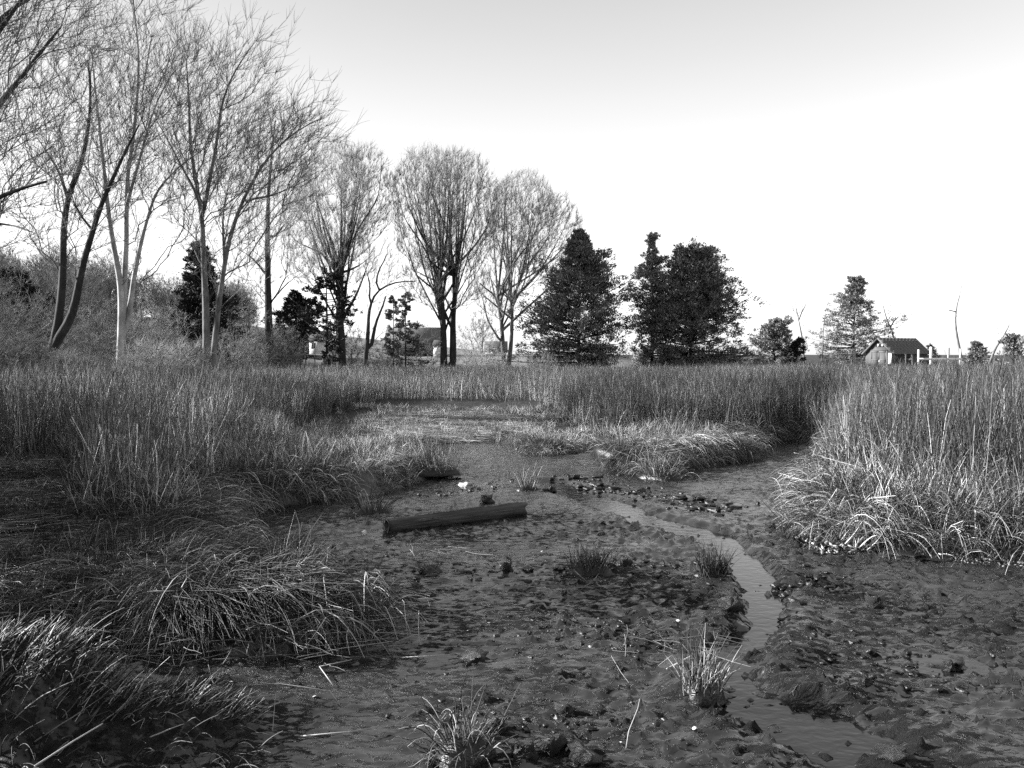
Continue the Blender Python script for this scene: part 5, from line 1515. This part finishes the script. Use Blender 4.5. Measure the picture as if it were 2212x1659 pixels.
# long dark roofed house, white gable at its right end
D = 68; a = at(592, 765, D); z1_ = a[2]
house('long low dark house with black roof behind the spreading evergreens', (a[0], a[1], z1_), R(0), 5.0, 2.95, at(592,738,D)[2] - z1_, at(592,711,D+2.5)[2] - z1_, 'dark_wall', 'roof_dark', ov=0.15)
D = 66; a = at(668, 765, D); z1_ = a[2]
house('white walled house end with a dark gable seen through the pines', (a[0], a[1], z1_), R(0), 3.6, 1.3, at(667,737,D)[2] - z1_, at(667,720,D+1.8)[2] - z1_, 'white', 'roof_dark', wins=[(0.2, 0.5, 0.5, 0.9)], ov=0.12)
D = 80; a = at(838, 765, D); hh = hz(a[0] + 2, D)
house('dark roofed house with a white framed window behind the thin pines', (a[0], a[1], hh - 0.1), R(2), 6.5, 5.0, at(840,743,D)[2] - hh, at(840,709,D+3)[2] - hh, 'dark_wall', 'roof', wins=[(2.6, 3.1, 0.5, 1.1)], chimney=None)
a = at(936, 775, D - 1); hh = hz(a[0], D)
house('white sided house wing beside the twin tree trunks', (a[0], a[1], hh - 0.1), R(0), 4.0, 0.9, at(936,745,D)[2] - hh, at(936,735,D)[2] - hh, 'white', 'roof_dark', ov=0.1)
D = 90; a = at(1048, 780, D); hh = hz(a[0], D)
house('pale house glimpsed through twigs right of the twin trunks', (a[0], a[1], hh - 0.1), R(0), 6.0, 2.4, at(1048,757,D)[2] - hh, at(1048,738,D)[2] - hh, 'white', 'roof', wins=[(0.9, 1.3, 0.2, 0.7)], ov=0.15)
D = 96; a = at(196, 650, D); hh = hz(a[0], D)
house('white house on the wooded slope left of the pale stems', (a[0], a[1], hh - 0.1), R(5), 7.0, 2.2, at(196,615,D)[2] - hh, at(196,600,D)[2] - hh, 'white', 'roof')
a = at(241, 634, D - 4); hh = hz(a[0], D - 4)
house('small white house end behind the pale three-stemmed tree', (a[0], a[1], hh - 0.1), R(0), 4.0, 1.0, at(241,616,D)[2] - hh, at(241,610,D)[2] - hh, 'white', 'roof')

# ------------------------------------------------------------------ fences and posts
def railing():
    D = 62
    a = at(1984, 775, D); b = at(2076, 775, D + 2)
    root = place_root('white_railing', (a[0], a[1], hz(a[0], a[1])), math.atan2(b[1] - a[1], b[0] - a[0]), 'white wooden railing with uneven posts right of the shed', 'railing')
    z0 = root.location.z; L = math.hypot(*(b - a)[:2])
    for x, t, wd in ((1984, 755, .11), (2010, 749, .13), (2048, 751, .12), (2074, 753, .10)):
        u = (x - 1984) / 92 * L; zt = at(x, t, D)[2] - z0
        MB().box((u - wd / 2, -wd / 2, -0.1), (u + wd / 2, wd / 2, zt)).build('post', M['white'] if x != 2048 else M['post'], root)
    for zz, m in ((at(1984, 776, D)[2] - z0, 'white'),):
        MB().box((-0.1, -0.1, zz - 0.07), (L + 0.05, -0.068, zz + 0.1)).build('rail', M[m], root)
    return root
railing()
for x, t, D, lb, w_ in ((1845, 757, 56, 'pale wooden post standing left of the shed door', 0.13), (1956, 766, 58, 'short grey stake in the grass before the shed side', 0.06), (1970, 768, 57, 'second short stake nearer the white railing', 0.08)):
    a = at(x, 790, D); z = hz(a[0], a[1]); zt = at(x, t, D)[2]
    mb = MB().box((-w_ / 2, -w_ / 2, -0.3), (w_ / 2, w_ / 2, zt - z)); 
    mb.box((-w_ / 2 - 0.02, -w_ / 2 - 0.02, zt - z + 0.002), (w_ / 2 + 0.02, w_ / 2 + 0.02, zt - z + 0.05))
    o = mb.build('wooden_post', M['post']); o.location = (a[0], a[1], z); tag(o, lb, 'post')
def wirefence():
    D = 57; a = at(620, 765, D); b = at(760, 765, D + 2)
    z = hz(a[0], a[1])
    root = place_root('wire_fence', (a[0], a[1], z), math.atan2(b[1] - a[1], b[0] - a[0]), 'thin post and wire fence along the edge of the lawn', 'fence')
    L = math.hypot(*(b - a)[:2])
    for i, u in enumerate((0, 0.28, 0.42, 0.7, 1.0)):
        MB().box((u * L - 0.03, -0.03, -0.2), (u * L + 0.03, 0.03, 1.25)).build('post', M['iron'], root)
    for zz in (0.5, 0.85, 1.15):
        MB().tube([(0, 0.04, zz), (L / 2, 0.04, zz - 0.03), (L, 0.04, zz)], [0.008] * 3, 4).build('wire', M['iron'], root)
wirefence()
print('tree tris', TREE_TRIS, 'total faces', sum(len(o.data.polygons) for o in S.objects if o.type == 'MESH'))
